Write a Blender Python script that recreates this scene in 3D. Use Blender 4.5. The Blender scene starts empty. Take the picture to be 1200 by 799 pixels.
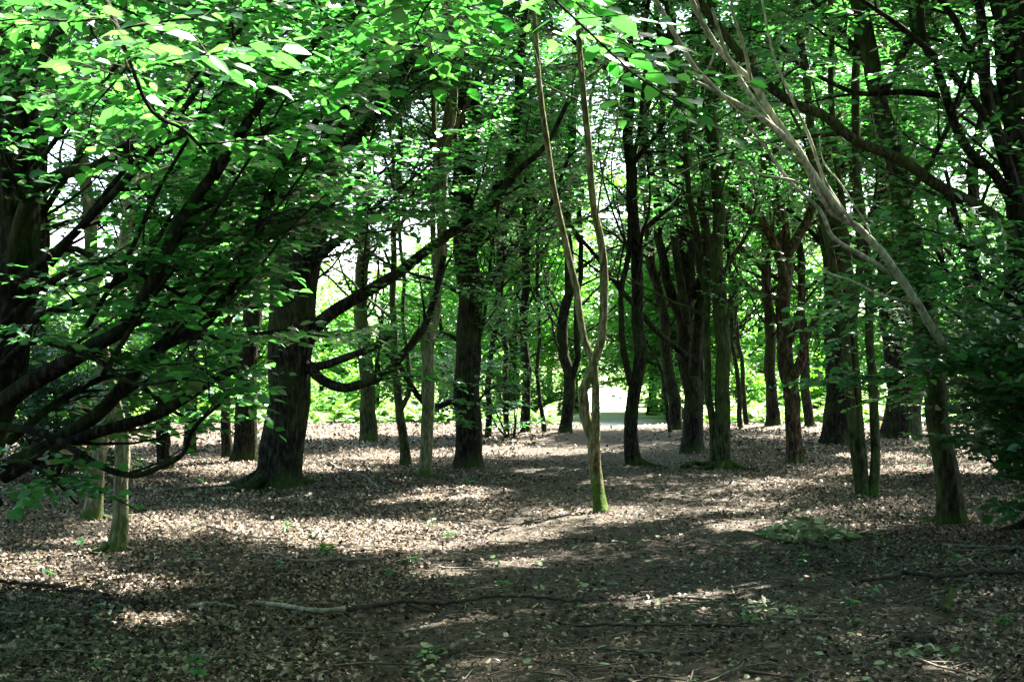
import bpy, math
import numpy as np

rng = np.random.default_rng(11)
S = bpy.context.scene
COL = S.collection
R = math.radians

# ------------------------------------------------------------------ camera, sky, sun, exposure
F, HZ, CH = 1550.0, 446.0, 1.45          # focal length (photo pixels), eye level row, eye height
cam = bpy.data.objects.new("camera", bpy.data.cameras.new("camera"))
COL.objects.link(cam)
cam.data.sensor_width = 36.0
cam.data.lens = 36.0 * F / 1200.0
cam.data.shift_y = (HZ - 399.5) / 1200.0
cam.location = (0, 0, CH)
cam.rotation_euler = (R(90), 0, 0)
cam.data.clip_end = 2000
S.camera = cam

SUN_EL, SUN_AZ = R(54), R(38)            # azimuth clockwise from the view direction: ahead and to the right
SUN = np.array([math.sin(SUN_AZ) * math.cos(SUN_EL), math.cos(SUN_AZ) * math.cos(SUN_EL), math.sin(SUN_EL)])
world = bpy.data.worlds.new("World")
S.world = world
world.use_nodes = True
wn = world.node_tree
bg = wn.nodes["Background"]
sky = wn.nodes.new("ShaderNodeTexSky")
sky.sky_type = 'NISHITA'
sky.sun_disc = False
sky.sun_elevation = SUN_EL
sky.sun_rotation = SUN_AZ
sky.dust_density = 3.0
sky.air_density = 1.0
sky.ozone_density = 1.0
wn.links.new(sky.outputs[0], bg.inputs[0])
bg.inputs[1].default_value = 0.066
sun = bpy.data.objects.new("sun", bpy.data.lights.new("sun", 'SUN'))
COL.objects.link(sun)
sun.data.energy = 5.0
sun.data.angle = R(0.5)
sun.data.color = (1.0, 0.96, 0.89)
from mathutils import Vector
sun.rotation_euler = Vector(SUN).to_track_quat('Z', 'Y').to_euler()
S.view_settings.view_transform = 'Standard'
S.view_settings.look = 'None'
S.view_settings.exposure = 3.75
S.view_settings.gamma = 1.0
S.cycles.max_bounces = 6
S.cycles.diffuse_bounces = 3
S.cycles.glossy_bounces = 2
S.cycles.transmission_bounces = 4
S.cycles.use_denoising = True
S.cycles.sample_clamp_indirect = 6.0

# ------------------------------------------------------------------ helpers
def gz(x, y):
    """height of the ground"""
    x = np.asarray(x, float); y = np.asarray(y, float)
    z = 0.035 * np.sin(x * .55 + 1.3) * np.sin(y * .38 + .4) + 0.02 * np.sin(x * 1.3 + y * .9)
    z = z + 0.16 * np.exp(-((y - 38.5) / 4.5) ** 2) * (1 - .55 * np.exp(-((x - 3.2) / 2.2) ** 2)) * np.clip((np.abs(y - 38.5) < 20), 0, 1)
    z = z - 0.25 * (1 / (1 + np.exp(-(y - 45) / 2.0)))
    z = z + np.clip((np.hypot(x, y) - 95), 0, None) * 0.012
    return z

def P(px, py, d):
    return np.array([(px - 600.0) / F * d, d, CH - (py - HZ) / F * d])

def gd(py):
    return CH * F / (py - HZ)

def G(px, py):
    d = gd(py)
    x = (px - 600.0) / F * d
    return np.array([x, d, float(gz(x, d))])

def smooth(pts, n):
    """Catmull-Rom through pts (any number of columns), n samples"""
    p = np.asarray(pts, float)
    if len(p) == 2:
        t = np.linspace(0, 1, n)[:, None]
        return p[0] * (1 - t) + p[1] * t
    q = np.vstack([2 * p[0] - p[1], p, 2 * p[-1] - p[-2]])
    seg = np.linalg.norm(np.diff(p[:, :3], axis=0), axis=1) + 1e-6
    cum = np.concatenate([[0], np.cumsum(seg)])
    u = np.linspace(0, cum[-1], n)
    i = np.clip(np.searchsorted(cum, u, side='right') - 1, 0, len(p) - 2)
    t = ((u - cum[i]) / seg[i])[:, None]
    a, b, c, d = q[i], q[i + 1], q[i + 2], q[i + 3]
    return 0.5 * (2 * b + (c - a) * t + (2 * a - 5 * b + 4 * c - d) * t ** 2 + (3 * b - a - 3 * c + d) * t ** 3)

def norm(v):
    return v / (np.linalg.norm(v, axis=-1, keepdims=True) + 1e-9)

class MB:
    """collects vertices and faces, links them as one mesh object"""
    def __init__(self):
        self.v, self.f, self.n = [], [], 0
    def add(self, verts, faces, mat=0, sm=True):
        verts = np.asarray(verts, float).reshape(-1, 3)
        self.v.append(verts)
        for f in faces:
            self.f.append((np.asarray(f, np.int64) + self.n, mat, sm))
        self.n += len(verts)
    def tube(self, pts, rad, sides=8, mat=0, flute=0.0, flare=0.0, cap=True, seed=0, base_z=None):
        pts = np.asarray(pts, float); rad = np.asarray(rad, float)
        n = len(pts)
        t = norm(np.gradient(pts, axis=0))
        m = np.abs(t.mean(0)); ref = np.zeros(3); ref[int(np.argmin(m))] = 1
        u = norm(np.cross(t, ref)); w = np.cross(t, u)
        a = np.linspace(0, 2 * math.pi, sides, endpoint=False)
        rr = np.repeat(rad[:, None], sides, 1)
        if flute or flare:
            ph = seed * 1.7
            s = np.arange(n)[:, None] / n
            L = np.concatenate([[0], np.cumsum(np.linalg.norm(np.diff(pts, axis=0), axis=1))])[:, None]
            rr = rr * (1 + flute * (np.sin(3 * a[None] + ph + L * .7) * .6 + np.sin(5 * a[None] + 2 * ph - L * 1.1) * .5 + .45 * np.sin(L * 3.1 + 2 * a[None] + ph)))
            if flare:
                zz = pts[:, 2:3] - (pts[0, 2] if base_z is None else base_z)
                k = 4 + seed % 3
                rr = rr * (1 + flare * np.exp(-np.clip(zz, -.2, None) / .16) * (.75 + .55 * np.sin(k * a[None] + ph)))
        V = pts[:, None] + rr[..., None] * (np.cos(a)[None, :, None] * u[:, None] + np.sin(a)[None, :, None] * w[:, None])
        i = np.arange(n - 1)[:, None] * sides; j = np.arange(sides)[None]; j2 = (j + 1) % sides
        q = np.stack([i + j, i + j2, i + sides + j2, i + sides + j], -1).reshape(-1, 4)
        fs = [q]
        if cap:
            fs.append(np.arange(sides)[None][:, ::-1]); fs.append((np.arange(sides) + (n - 1) * sides)[None])
        self.add(V.reshape(-1, 3), fs, mat)
    def build(self, name, mats, parent=None, origin=None):
        v = np.concatenate(self.v) if self.v else np.zeros((0, 3))
        if origin is not None: v = v - origin
        me = bpy.data.meshes.new(name)
        me.vertices.add(len(v)); me.vertices.foreach_set("co", v.astype(np.float32).ravel())
        tot = np.concatenate([np.full(len(f), f.shape[1], np.int32) for f, _, _ in self.f])
        loops = np.concatenate([f.ravel() for f, _, _ in self.f]).astype(np.int32)
        mi = np.concatenate([np.full(len(f), m, np.int32) for f, m, _ in self.f])
        sm = np.concatenate([np.full(len(f), s, bool) for f, _, s in self.f])
        me.loops.add(len(loops)); me.loops.foreach_set("vertex_index", loops)
        me.polygons.add(len(tot))
        me.polygons.foreach_set("loop_start", np.concatenate([[0], np.cumsum(tot)[:-1]]).astype(np.int32))
        me.polygons.foreach_set("material_index", mi)
        me.polygons.foreach_set("use_smooth", sm)
        me.update(calc_edges=True)
        for m in (mats if isinstance(mats, (list, tuple)) else [mats]): me.materials.append(m)
        o = bpy.data.objects.new(name, me); COL.objects.link(o)
        if parent is not None: o.parent = parent
        return o

def tag(o, label=None, cat=None, group=None, kind=None):
    if label: o["label"] = label
    if cat: o["category"] = cat
    if group: o["group"] = group
    if kind: o["kind"] = kind
    return o

def empty(name, loc):
    o = bpy.data.objects.new(name, None); COL.objects.link(o)
    o.location = [float(c) for c in loc]; o.empty_display_size = .2
    return o

def copy_tree(o, loc, rz, sc=1.0):
    c = o.copy(); COL.objects.link(c); c.location = [float(k) for k in loc]; c.rotation_euler = (0, 0, rz); c.scale = (sc, sc, sc)
    for ch in [k for k in o.children]:
        d = ch.copy(); COL.objects.link(d); d.parent = c
    return c

# ------------------------------------------------------------------ materials
def newmat(name):
    m = bpy.data.materials.new(name); m.use_nodes = True
    nt = m.node_tree; nt.nodes.clear()
    out = nt.nodes.new("ShaderNodeOutputMaterial")
    return m, nt, out
def N(nt, typ, **kw):
    n = nt.nodes.new(typ)
    for k, v in kw.items():
        if k in n.inputs: n.inputs[k].default_value = v
        else: setattr(n, k, v)
    return n
def ramp(nt, stops):
    r = nt.nodes.new("ShaderNodeValToRGB")
    e = r.color_ramp.elements
    while len(e) < len(stops): e.new(.5)
    for k, (p, c) in enumerate(stops):
        e[k].position = p; e[k].color = (*c, 1)
    return r

def bark(name, c1, c2, c3, moss=0.6, moss_h=0.35, green=0.4, bump=0.9):
    """c1..c3 dark to pale bark; moss climbs from the foot, algae in patches"""
    m, nt, out = newmat(name)
    L = nt.links.new
    tc = N(nt, "ShaderNodeTexCoord")
    mp = N(nt, "ShaderNodeMapping"); mp.inputs["Scale"].default_value = (1, 1, .28)
    L(tc.outputs["Object"], mp.inputs[0])
    n1 = N(nt, "ShaderNodeTexNoise", Scale=26.0, Detail=8.0, Roughness=.65); L(mp.outputs[0], n1.inputs["Vector"])
    n2 = N(nt, "ShaderNodeTexNoise", Scale=2.3, Detail=6.0, Roughness=.6); L(tc.outputs["Object"], n2.inputs["Vector"])
    n3 = N(nt, "ShaderNodeTexNoise", Scale=60.0, Detail=4.0); L(mp.outputs[0], n3.inputs["Vector"])
    r1 = ramp(nt, [(.36, c1), (.5, c2), (.66, c3)]); L(n1.outputs[0], r1.inputs[0])
    r2 = ramp(nt, [(.45, (0, 0, 0)), (.62, (1, 1, 1))]); L(n2.outputs[0], r2.inputs[0])
    alg = N(nt, "ShaderNodeMix", data_type='RGBA'); alg.inputs[7].default_value = (.055, .085, .022, 1)
    mul = N(nt, "ShaderNodeMath", operation='MULTIPLY'); mul.inputs[1].default_value = green; L(r2.outputs[0], mul.inputs[0])
    L(mul.outputs[0], alg.inputs[0]); L(r1.outputs[0], alg.inputs[6])
    sx = N(nt, "ShaderNodeSeparateXYZ"); L(tc.outputs["Object"], sx.inputs[0])
    a = N(nt, "ShaderNodeMath", operation='MULTIPLY_ADD'); L(n2.outputs[0], a.inputs[0]); a.inputs[1].default_value = moss_h * 2.6; a.inputs[2].default_value = -moss_h * .55
    b = N(nt, "ShaderNodeMath", operation='SUBTRACT'); L(a.outputs[0], b.inputs[0]); L(sx.outputs[2], b.inputs[1])
    c = N(nt, "ShaderNodeMath", operation='MULTIPLY_ADD', use_clamp=True); L(b.outputs[0], c.inputs[0]); c.inputs[1].default_value = 5.0; c.inputs[2].default_value = .2
    d = N(nt, "ShaderNodeMath", operation='MULTIPLY'); L(c.outputs[0], d.inputs[0]); d.inputs[1].default_value = moss
    ms = N(nt, "ShaderNodeMix", data_type='RGBA'); L(d.outputs[0], ms.inputs[0]); L(alg.outputs[2], ms.inputs[6])
    mr = ramp(nt, [(.3, (.016, .034, .006)), (.7, (.06, .11, .016))]); L(n3.outputs[0], mr.inputs[0]); L(mr.outputs[0], ms.inputs[7])
    bs = N(nt, "ShaderNodeBsdfPrincipled", Roughness=.9); bs.inputs["Specular IOR Level"].default_value = .03
    L(ms.outputs[2], bs.inputs["Base Color"])
    bp = N(nt, "ShaderNodeBump", Strength=bump, Distance=.05); L(n1.outputs[0], bp.inputs["Height"]); L(bp.outputs[0], bs.inputs["Normal"])
    L(bs.outputs[0], out.inputs[0])
    return m

def leafmat(name, stops, tstops, trans=.5, gloss=.06, rough=.35):
    """reflected colour and the yellower colour of light passing through, both varying from leaf to leaf"""
    m, nt, out = newmat(name); L = nt.links.new
    ge = N(nt, "ShaderNodeNewGeometry")
    r = ramp(nt, stops); L(ge.outputs["Random Per Island"], r.inputs[0])
    t = ramp(nt, tstops); L(ge.outputs["Random Per Island"], t.inputs[0])
    df = N(nt, "ShaderNodeBsdfDiffuse"); L(r.outputs[0], df.inputs[0])
    tr = N(nt, "ShaderNodeBsdfTranslucent"); L(t.outputs[0], tr.inputs[0])
    mx = N(nt, "ShaderNodeMixShader"); mx.inputs[0].default_value = trans
    L(df.outputs[0], mx.inputs[1]); L(tr.outputs[0], mx.inputs[2])
    gl = N(nt, "ShaderNodeBsdfGlossy", Roughness=rough); gl.inputs[0].default_value = (1, 1, 1, 1)
    fr = N(nt, "ShaderNodeFresnel", IOR=1.4)
    fm = N(nt, "ShaderNodeMath", operation='MULTIPLY_ADD', use_clamp=True); L(fr.outputs[0], fm.inputs[0]); fm.inputs[1].default_value = .2; fm.inputs[2].default_value = gloss - .03
    m2 = N(nt, "ShaderNodeMixShader"); L(fm.outputs[0], m2.inputs[0]); L(mx.outputs[0], m2.inputs[1]); L(gl.outputs[0], m2.inputs[2])
    L(m2.outputs[0], out.inputs[0])
    return m

def simple(name, stops, rough=.9, scale=30., per_island=False, spec=.1, trans=0, damp=False):
    m, nt, out = newmat(name); L = nt.links.new
    r = ramp(nt, stops)
    if per_island:
        ge = N(nt, "ShaderNodeNewGeometry"); L(ge.outputs["Random Per Island"], r.inputs[0])
    else:
        tc = N(nt, "ShaderNodeTexCoord"); n = N(nt, "ShaderNodeTexNoise", Scale=scale, Detail=7.0, Roughness=.65)
        L(tc.outputs["Object"], n.inputs["Vector"]); L(n.outputs[0], r.inputs[0])
    bs = N(nt, "ShaderNodeBsdfPrincipled", Roughness=rough); bs.inputs["Specular IOR Level"].default_value = spec
    col = r.outputs[0]
    if damp:
        tc = N(nt, "ShaderNodeTexCoord"); n = N(nt, "ShaderNodeTexNoise", Scale=1.4, Detail=6.0, Roughness=.7)
        L(tc.outputs["Object"], n.inputs["Vector"])
        dr = ramp(nt, [(.38, (.30, .27, .25)), (.58, (1, 1, 1))]); L(n.outputs[0], dr.inputs[0])
        mm = N(nt, "ShaderNodeMix", data_type='RGBA', blend_type='MULTIPLY'); mm.inputs[0].default_value = 1
        L(r.outputs[0], mm.inputs[6]); L(dr.outputs[0], mm.inputs[7]); col = mm.outputs[2]
    L(col, bs.inputs["Base Color"])
    if trans:
        tr = N(nt, "ShaderNodeBsdfTranslucent"); L(r.outputs[0], tr.inputs[0])
        mx = N(nt, "ShaderNodeMixShader"); mx.inputs[0].default_value = trans
        L(bs.outputs[0], mx.inputs[1]); L(tr.outputs[0], mx.inputs[2]); L(mx.outputs[0], out.inputs[0])
    else:
        L(bs.outputs[0], out.inputs[0])
    return m

BK_DARK = bark("dark_bark", (.004, .004, .0035), (.012, .011, .009), (.050, .045, .035), .45, .16, .3)
BK_MOSS = bark("algae_green_bark", (.010, .011, .007), (.03, .034, .017), (.085, .083, .052), .6, .2, .7)
BK_PALE = bark("pale_mottled_bark", (.05, .05, .03), (.13, .125, .075), (.27, .265, .17), .8, .3, .75)
BK_RED = bark("flaking_brown_bark", (.012, .008, .006), (.045, .027, .019), (.17, .125, .09), .3, .2, .3, 1.0)
BK_BARE = bark("bare_pale_bark", (.14, .145, .09), (.34, .335, .24), (.55, .53, .42), .0, .1, .3, .4)
TWIG = simple("twig_bark", [(.3, (.02, .017, .012)), (.7, (.06, .05, .035))])
LEAF = leafmat("beech_leaf", [(0, (.010, .055, .018)), (.5, (.018, .092, .030)), (1, (.040, .13, .030))],
               [(0, (.03, .22, .025)), (.55, (.065, .34, .035)), (.9, (.10, .42, .055)), (1, (.14, .46, .06))], .56, .055, .32)
LEAF_DARK = leafmat("dark_shrub_leaf", [(0, (.010, .045, .018)), (.5, (.018, .078, .03)), (1, (.03, .10, .032))],
               [(0, (.03, .14, .012)), (1, (.08, .26, .02))], .42, .08, .3)  # darker, less translucent green for the shrubs
LEAF_FAR = leafmat("far_leaf", [(0, (.02, .09, .01)), (1, (.05, .15, .015))],
               [(0, (.07, .34, .012)), (1, (.19, .54, .03))], .55, .035, .4)
FERN = leafmat("bracken_leaf", [(0, (.06, .15, .02)), (1, (.13, .24, .04))], [(0, (.14, .36, .03)), (1, (.30, .52, .06))], .5, .04, .4)
LITTER = simple("dead_leaf", [(0, (.014, .010, .007)), (.3, (.06, .044, .028)), (.62, (.17, .128, .085)), (.88, (.30, .24, .175)), (1, (.52, .45, .36))], .75, per_island=True, spec=.3, trans=.15, damp=True)
CRUMB = simple("leaf_crumb", [(0, (.012, .009, .006)), (.5, (.055, .042, .028)), (.85, (.15, .12, .085)), (1, (.40, .34, .26))], .9, per_island=True, damp=True)
GREENFALL = simple("fallen_green_leaf", [(0, (.05, .10, .03)), (.5, (.09, .17, .06)), (1, (.20, .27, .12))], .5, per_island=True, spec=.4, trans=.2)
STICK = simple("dead_wood", [(.3, (.04, .034, .026)), (.5, (.105, .09, .07)), (.72, (.25, .22, .18))], .9, 18.)
STICK_P = simple("pale_dead_wood", [(.3, (.07, .06, .045)), (.5, (.20, .175, .14)), (.72, (.40, .36, .30))], .9, 18.)
STICK_D = simple("dark_dead_wood", [(.3, (.015, .012, .01)), (.6, (.05, .042, .033)), (.8, (.12, .10, .08))], .9, 18.)  # darkest of the dead wood tones

# ------------------------------------------------------------------ sun flecks: gaps cut into the canopy to place them
# openings cut to let sun onto chosen floor spots, named by the place the light that comes through them lands: (x, y, z, half width, half depth)
FLECKS = []
def fleck(px, py, wpx, dm):
    g = G(px, py); FLECKS.append((g[0], g[1], g[2], wpx / F * g[1], dm))
for a in [(320, 620, 95, .6), (440, 624, 165, 1.5), (560, 622, 60, .8), (90, 637, 70, .22), (195, 634, 30, .15), (600, 655, 40, .35),
          (575, 688, 22, .09), (570, 575, 40, .35), (500, 578, 30, .3), (450, 588, 25, .25),
          (600, 513, 60, 2.2), (690, 527, 30, 1.0), (1000, 747, 30, .10), (1110, 788, 40, .16), (1110, 735, 20, .08), (560, 775, 24, .08), (310, 770, 20, .07),
          (1040, 535, 30, 1.0), (1130, 530, 45, 1.0), (920, 560, 30, .4), (990, 535, 16, .6), (250, 565, 25, .3), (60, 600, 20, .2), (760, 560, 16, .2)]:
    fleck(*a)
SHAFTS = []    # (point, radius): spots put in the sun by clearing the leaves sunward of them
def shaft(px, py, d, r): SHAFTS.append((P(px, py, d), r))

for a in [(95, 150, 8.4, .55), (45, 330, 8.6, .25), (180, 60, 8.0, .4), (330, 60, 8.0, .35), (335, 400, 9.0, .3), (1040, 60, 11.3, .5), (985, 45, 11.3, .3), (640, 40, 4.8, .45), (720, 30, 4.8, .3),
          (137, 560, 11.2, .22), (115, 590, 13.4, .22), (1072, 355, 11.4, .15), (1014, 268, 11.1, .15), (961, 229, 10.9, .15), (905, 150, 10.6, .15), (856, 120, 10.4, .15), (826, 90, 10.3, .15), (800, 48, 10.2, .15), (985, 250, 11.0, .15), (935, 190, 10.8, .15), (1045, 318, 11.3, .15),
          (480, 150, 17, .55), (600, 150, 25, .8), (770, 95, 12.4, .25), (688, 150, 14.5, .25), (640, 150, 14.5, .2), (700, 380, 14.5, .2), (690, 470, 14.5, .18), (745, 520, 22.4, .2), (505, 470, 19.6, .2), (525, 130, 19.6, .4), (480, 30, 12, .6), (420, 180, 16, .5), (560, 120, 20, .7),
          (620, 330, 30, .9), (700, 250, 32, .8), (800, 180, 24, .6), (870, 170, 22, .5), (760, 60, 20, .5), (920, 30, 18, .6), (1010, 160, 16, .4), (990, 220, 15, .3), (1130, 250, 11.5, .3), (250, 260, 12, .4), (400, 260, 15, .4)]:
    shaft(*a)

_FA = np.array(FLECKS); _SC = np.array([c for c, _ in SHAFTS]); _SR = np.array([r for _, r in SHAFTS])
def outside_sun_gaps(p):
    """False for the leaves removed so that sun reaches a fleck or shaft"""
    out = np.empty(len(p), bool)
    for i in range(0, len(p), 20000):
        q = p[i:i + 20000]
        wob = (.85 + .3 * np.sin(q[:, 0] * 5.1 + q[:, 2] * 3.7) * np.sin(q[:, 1] * 4.3 - q[:, 2] * 2.9))[:, None]
        t = (q[:, 2:3] - _FA[:, 2]) / SUN[2]
        h = (((q[:, 0:1] - SUN[0] * t - _FA[:, 0]) / _FA[:, 3]) ** 2 + ((q[:, 1:2] - SUN[1] * t - _FA[:, 1]) / _FA[:, 4]) ** 2 < wob) & (t > .6)
        v = q[:, None] - _SC; t = v @ SUN
        g = ((v ** 2).sum(2) - t ** 2 < (_SR * wob) ** 2) & (t > .5)
        out[i:i + 20000] = ~(h.any(1) | g.any(1))
    return out

# ------------------------------------------------------------------ leaves and twigs
T_NEAR = (np.array([(0, 0, 0), (.36, 0, -.03), (.7, 0, -.035), (1, 0, -.1), (.22, .27, .04), (.62, .27, .03), (.22, -.27, .04), (.62, -.27, .03)]),
          [np.array([(0, 1, 4), (2, 3, 5), (0, 6, 1), (2, 7, 3)]), np.array([(1, 2, 5, 4), (1, 6, 7, 2)])])
T_MID = (np.array([(0, 0, 0), (.25, .27, .05), (.65, .26, .04), (1, 0, -.08), (.65, -.26, .04), (.25, -.27, .05)]),
         [np.array([(0, 3, 2, 1), (0, 5, 4, 3)])])
T_FAR = (np.array([(0, 0, 0), (.45, .32, .05), (1, 0, -.05), (.45, -.32, .05)]), [np.array([(0, 1, 2), (0, 2, 3)])])

def add_leaves(mb, pos, dr, nr, size, tmpl, mat=0, bend=None):
    tv, tf = tmpl
    dr = norm(dr); sd = norm(np.cross(nr, dr)); nn = np.cross(dr, sd)
    w = rng.uniform(.8, 1.15, len(pos))
    k = rng.uniform(.3, 1.6, len(pos))
    V = pos[:, None] + size[:, None, None] * (tv[None, :, 0:1] * dr[:, None] + (tv[None, :, 1] * w[:, None])[..., None] * sd[:, None] + (tv[None, :, 2] * k[:, None])[..., None] * nn[:, None])
    off = np.arange(len(pos))[:, None, None] * len(tv)
    mb.add(V.reshape(-1, 3), [(f[None] + off).reshape(-1, f.shape[1]) for f in tf], mat, True)

def rot_z(v, a):
    c, s = np.cos(a), np.sin(a)
    return np.stack([v[..., 0] * c - v[..., 1] * s, v[..., 0] * s + v[..., 1] * c, v[..., 2]], -1)

def twigs_and_leaves(mb, tp, td, tl, lsize, tmpl, spacing, leafmat_i=0, twigmat_i=1, cull=True, thick=.0022):
    """tp,td,tl: base, direction, length of every twig"""
    if len(tp) == 0: return
    td = norm(td)
    end = tp + td * tl[:, None] + np.array([0, 0, -1.0]) * (tl[:, None] ** 2) * .18
    mid = tp + td * tl[:, None] * .5 + np.stack([rng.normal(0, .02, len(tp)), rng.normal(0, .02, len(tp)), rng.normal(.01, .015, len(tp))], 1)
    if cull:
        k = outside_sun_gaps(mid); tp, td, tl, end, mid = tp[k], td[k], tl[k], end[k], mid[k]
        if len(tp) == 0: return
    if thick > 0:
        u = norm(np.cross(td, np.array([.3, .2, 1.0]))); w = np.cross(td, u)
        rings = []
        for c, r in ((tp, thick * 1.4), (mid, thick), (end, thick * .5)):
            for k in range(3):
                a = k * 2.0944
                rings.append(c + r * (math.cos(a) * u + math.sin(a) * w))
        V = np.stack(rings, 1)
        f = np.array([(0, 1, 4, 3), (1, 2, 5, 4), (2, 0, 3, 5), (3, 4, 7, 6), (4, 5, 8, 7), (5, 3, 6, 8)])
        mb.add(V.reshape(-1, 3), [(f[None] + np.arange(len(tp))[:, None, None] * 9).reshape(-1, 4)], twigmat_i)
    nl = np.maximum(3, (tl / spacing).astype(int))
    idx = np.repeat(np.arange(len(tp)), nl)
    j = np.concatenate([np.arange(k) for k in nl])
    t = (j + 1.0) / nl[idx]
    t = np.clip(t + rng.normal(0, .03, len(t)), .08, 1)[:, None]
    pos = (1 - t) ** 2 * tp[idx] + 2 * t * (1 - t) * mid[idx] + t ** 2 * end[idx]
    side = np.where(j % 2 == 0, 1.0, -1.0)
    last = j == nl[idx] - 1
    dr = rot_z(td[idx], np.where(last, 0, side * rng.uniform(.6, 1.15, len(side))))
    dr[:, 2] = dr[:, 2] * .5 - .12 + rng.normal(0, .16, len(dr))
    nr = np.stack([rng.normal(0, .5, len(dr)), rng.normal(-.25, .5, len(dr)), np.ones(len(dr))], 1)
    sz = lsize * rng.uniform(.45, 1.25, len(dr))
    if cull:
        k = outside_sun_gaps(pos); pos, dr, nr, sz = pos[k], dr[k], nr[k], sz[k]
    add_leaves(mb, pos, dr, nr, sz, tmpl, leafmat_i)

def wander(p0, d0, L, n, up=0.0, wob=.12):
    """a branch centreline that bends as it grows"""
    pts = [np.asarray(p0, float)]; d = norm(np.asarray(d0, float))
    for _ in range(n - 1):
        d = norm(d + rng.normal(0, wob, 3) + np.array([0, 0, up]))
        pts.append(pts[-1] + d * L / (n - 1))
    return np.array(pts)

def ramify(wood, tw, pts, rad, lod, sec_step=.19, leafy=.12, sec_len=.45, flat=.45, back=False):
    """side branches along a limb (added to its wood), and their twigs (appended to tw)"""
    seg = np.linalg.norm(np.diff(pts, axis=0), axis=1); cum = np.concatenate([[0], np.cumsum(seg)]); L = cum[-1]
    n = max(2, int(L * (1 - leafy) / sec_step))
    sgn = rng.choice([-1, 1])
    for k in range(n):
        s = L * (leafy + (1 - leafy) * (k + rng.uniform(.2, .9)) / n); s = min(s, L * .995)
        p = np.array([np.interp(s, cum, pts[:, c]) for c in range(3)]); r = np.interp(s, cum, rad)
        i = min(np.searchsorted(cum, s), len(pts) - 1); t = norm(pts[i] - pts[i - 1])
        sgn = -sgn
        d = rot_z(t if np.hypot(t[0], t[1]) > .25 else norm(np.array([*rng.normal(0, 1, 2), .3])), sgn * rng.uniform(.5, 1.2))
        d = norm(d * np.array([1, 1, flat]) + np.array([0, 0, rng.uniform(-.08, .3)]))
        if back and rng.uniform() < .6: d[1] = abs(d[1]) * .8 + .25; d = norm(d)
        sl = (sec_len * L * (1 - .6 * s / L) + .25) * rng.uniform(.7, 1.25); sl = min(sl, 1.9)
        q = wander(p, d, sl, 5, rng.uniform(-.05, .06), .16)
        if not outside_sun_gaps(q[1:4]).all(): continue
        wood.tube(q, np.linspace(max(min(r * .55, .022), .006), .003, 5), 4 if lod else 5, cap=False)
        sp = .055 * (1 + .3 * lod)
        m = max(2, int(sl / sp)); ts = (np.arange(m) + rng.uniform(.2, 1, m)) / m
        sc = np.linspace(0, 1, 5)
        tp = np.stack([np.interp(ts, sc, q[:, c]) for c in range(3)], 1)
        td = norm(q[-1] - q[0])[None].repeat(m, 0)
        td = rot_z(td, np.where(np.arange(m) % 2 == 0, 1, -1) * rng.uniform(.4, 1.1, m)); td[:, 2] = td[:, 2] * .4 + rng.normal(.0, .13, m)
        tl = rng.uniform(.22, .48, m) * (1 + .25 * lod)
        tw.append((np.vstack([tp, q[-1:]]), np.vstack([td, norm(q[-1] - q[-2])[None]]), np.concatenate([tl, [.3]])))

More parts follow.
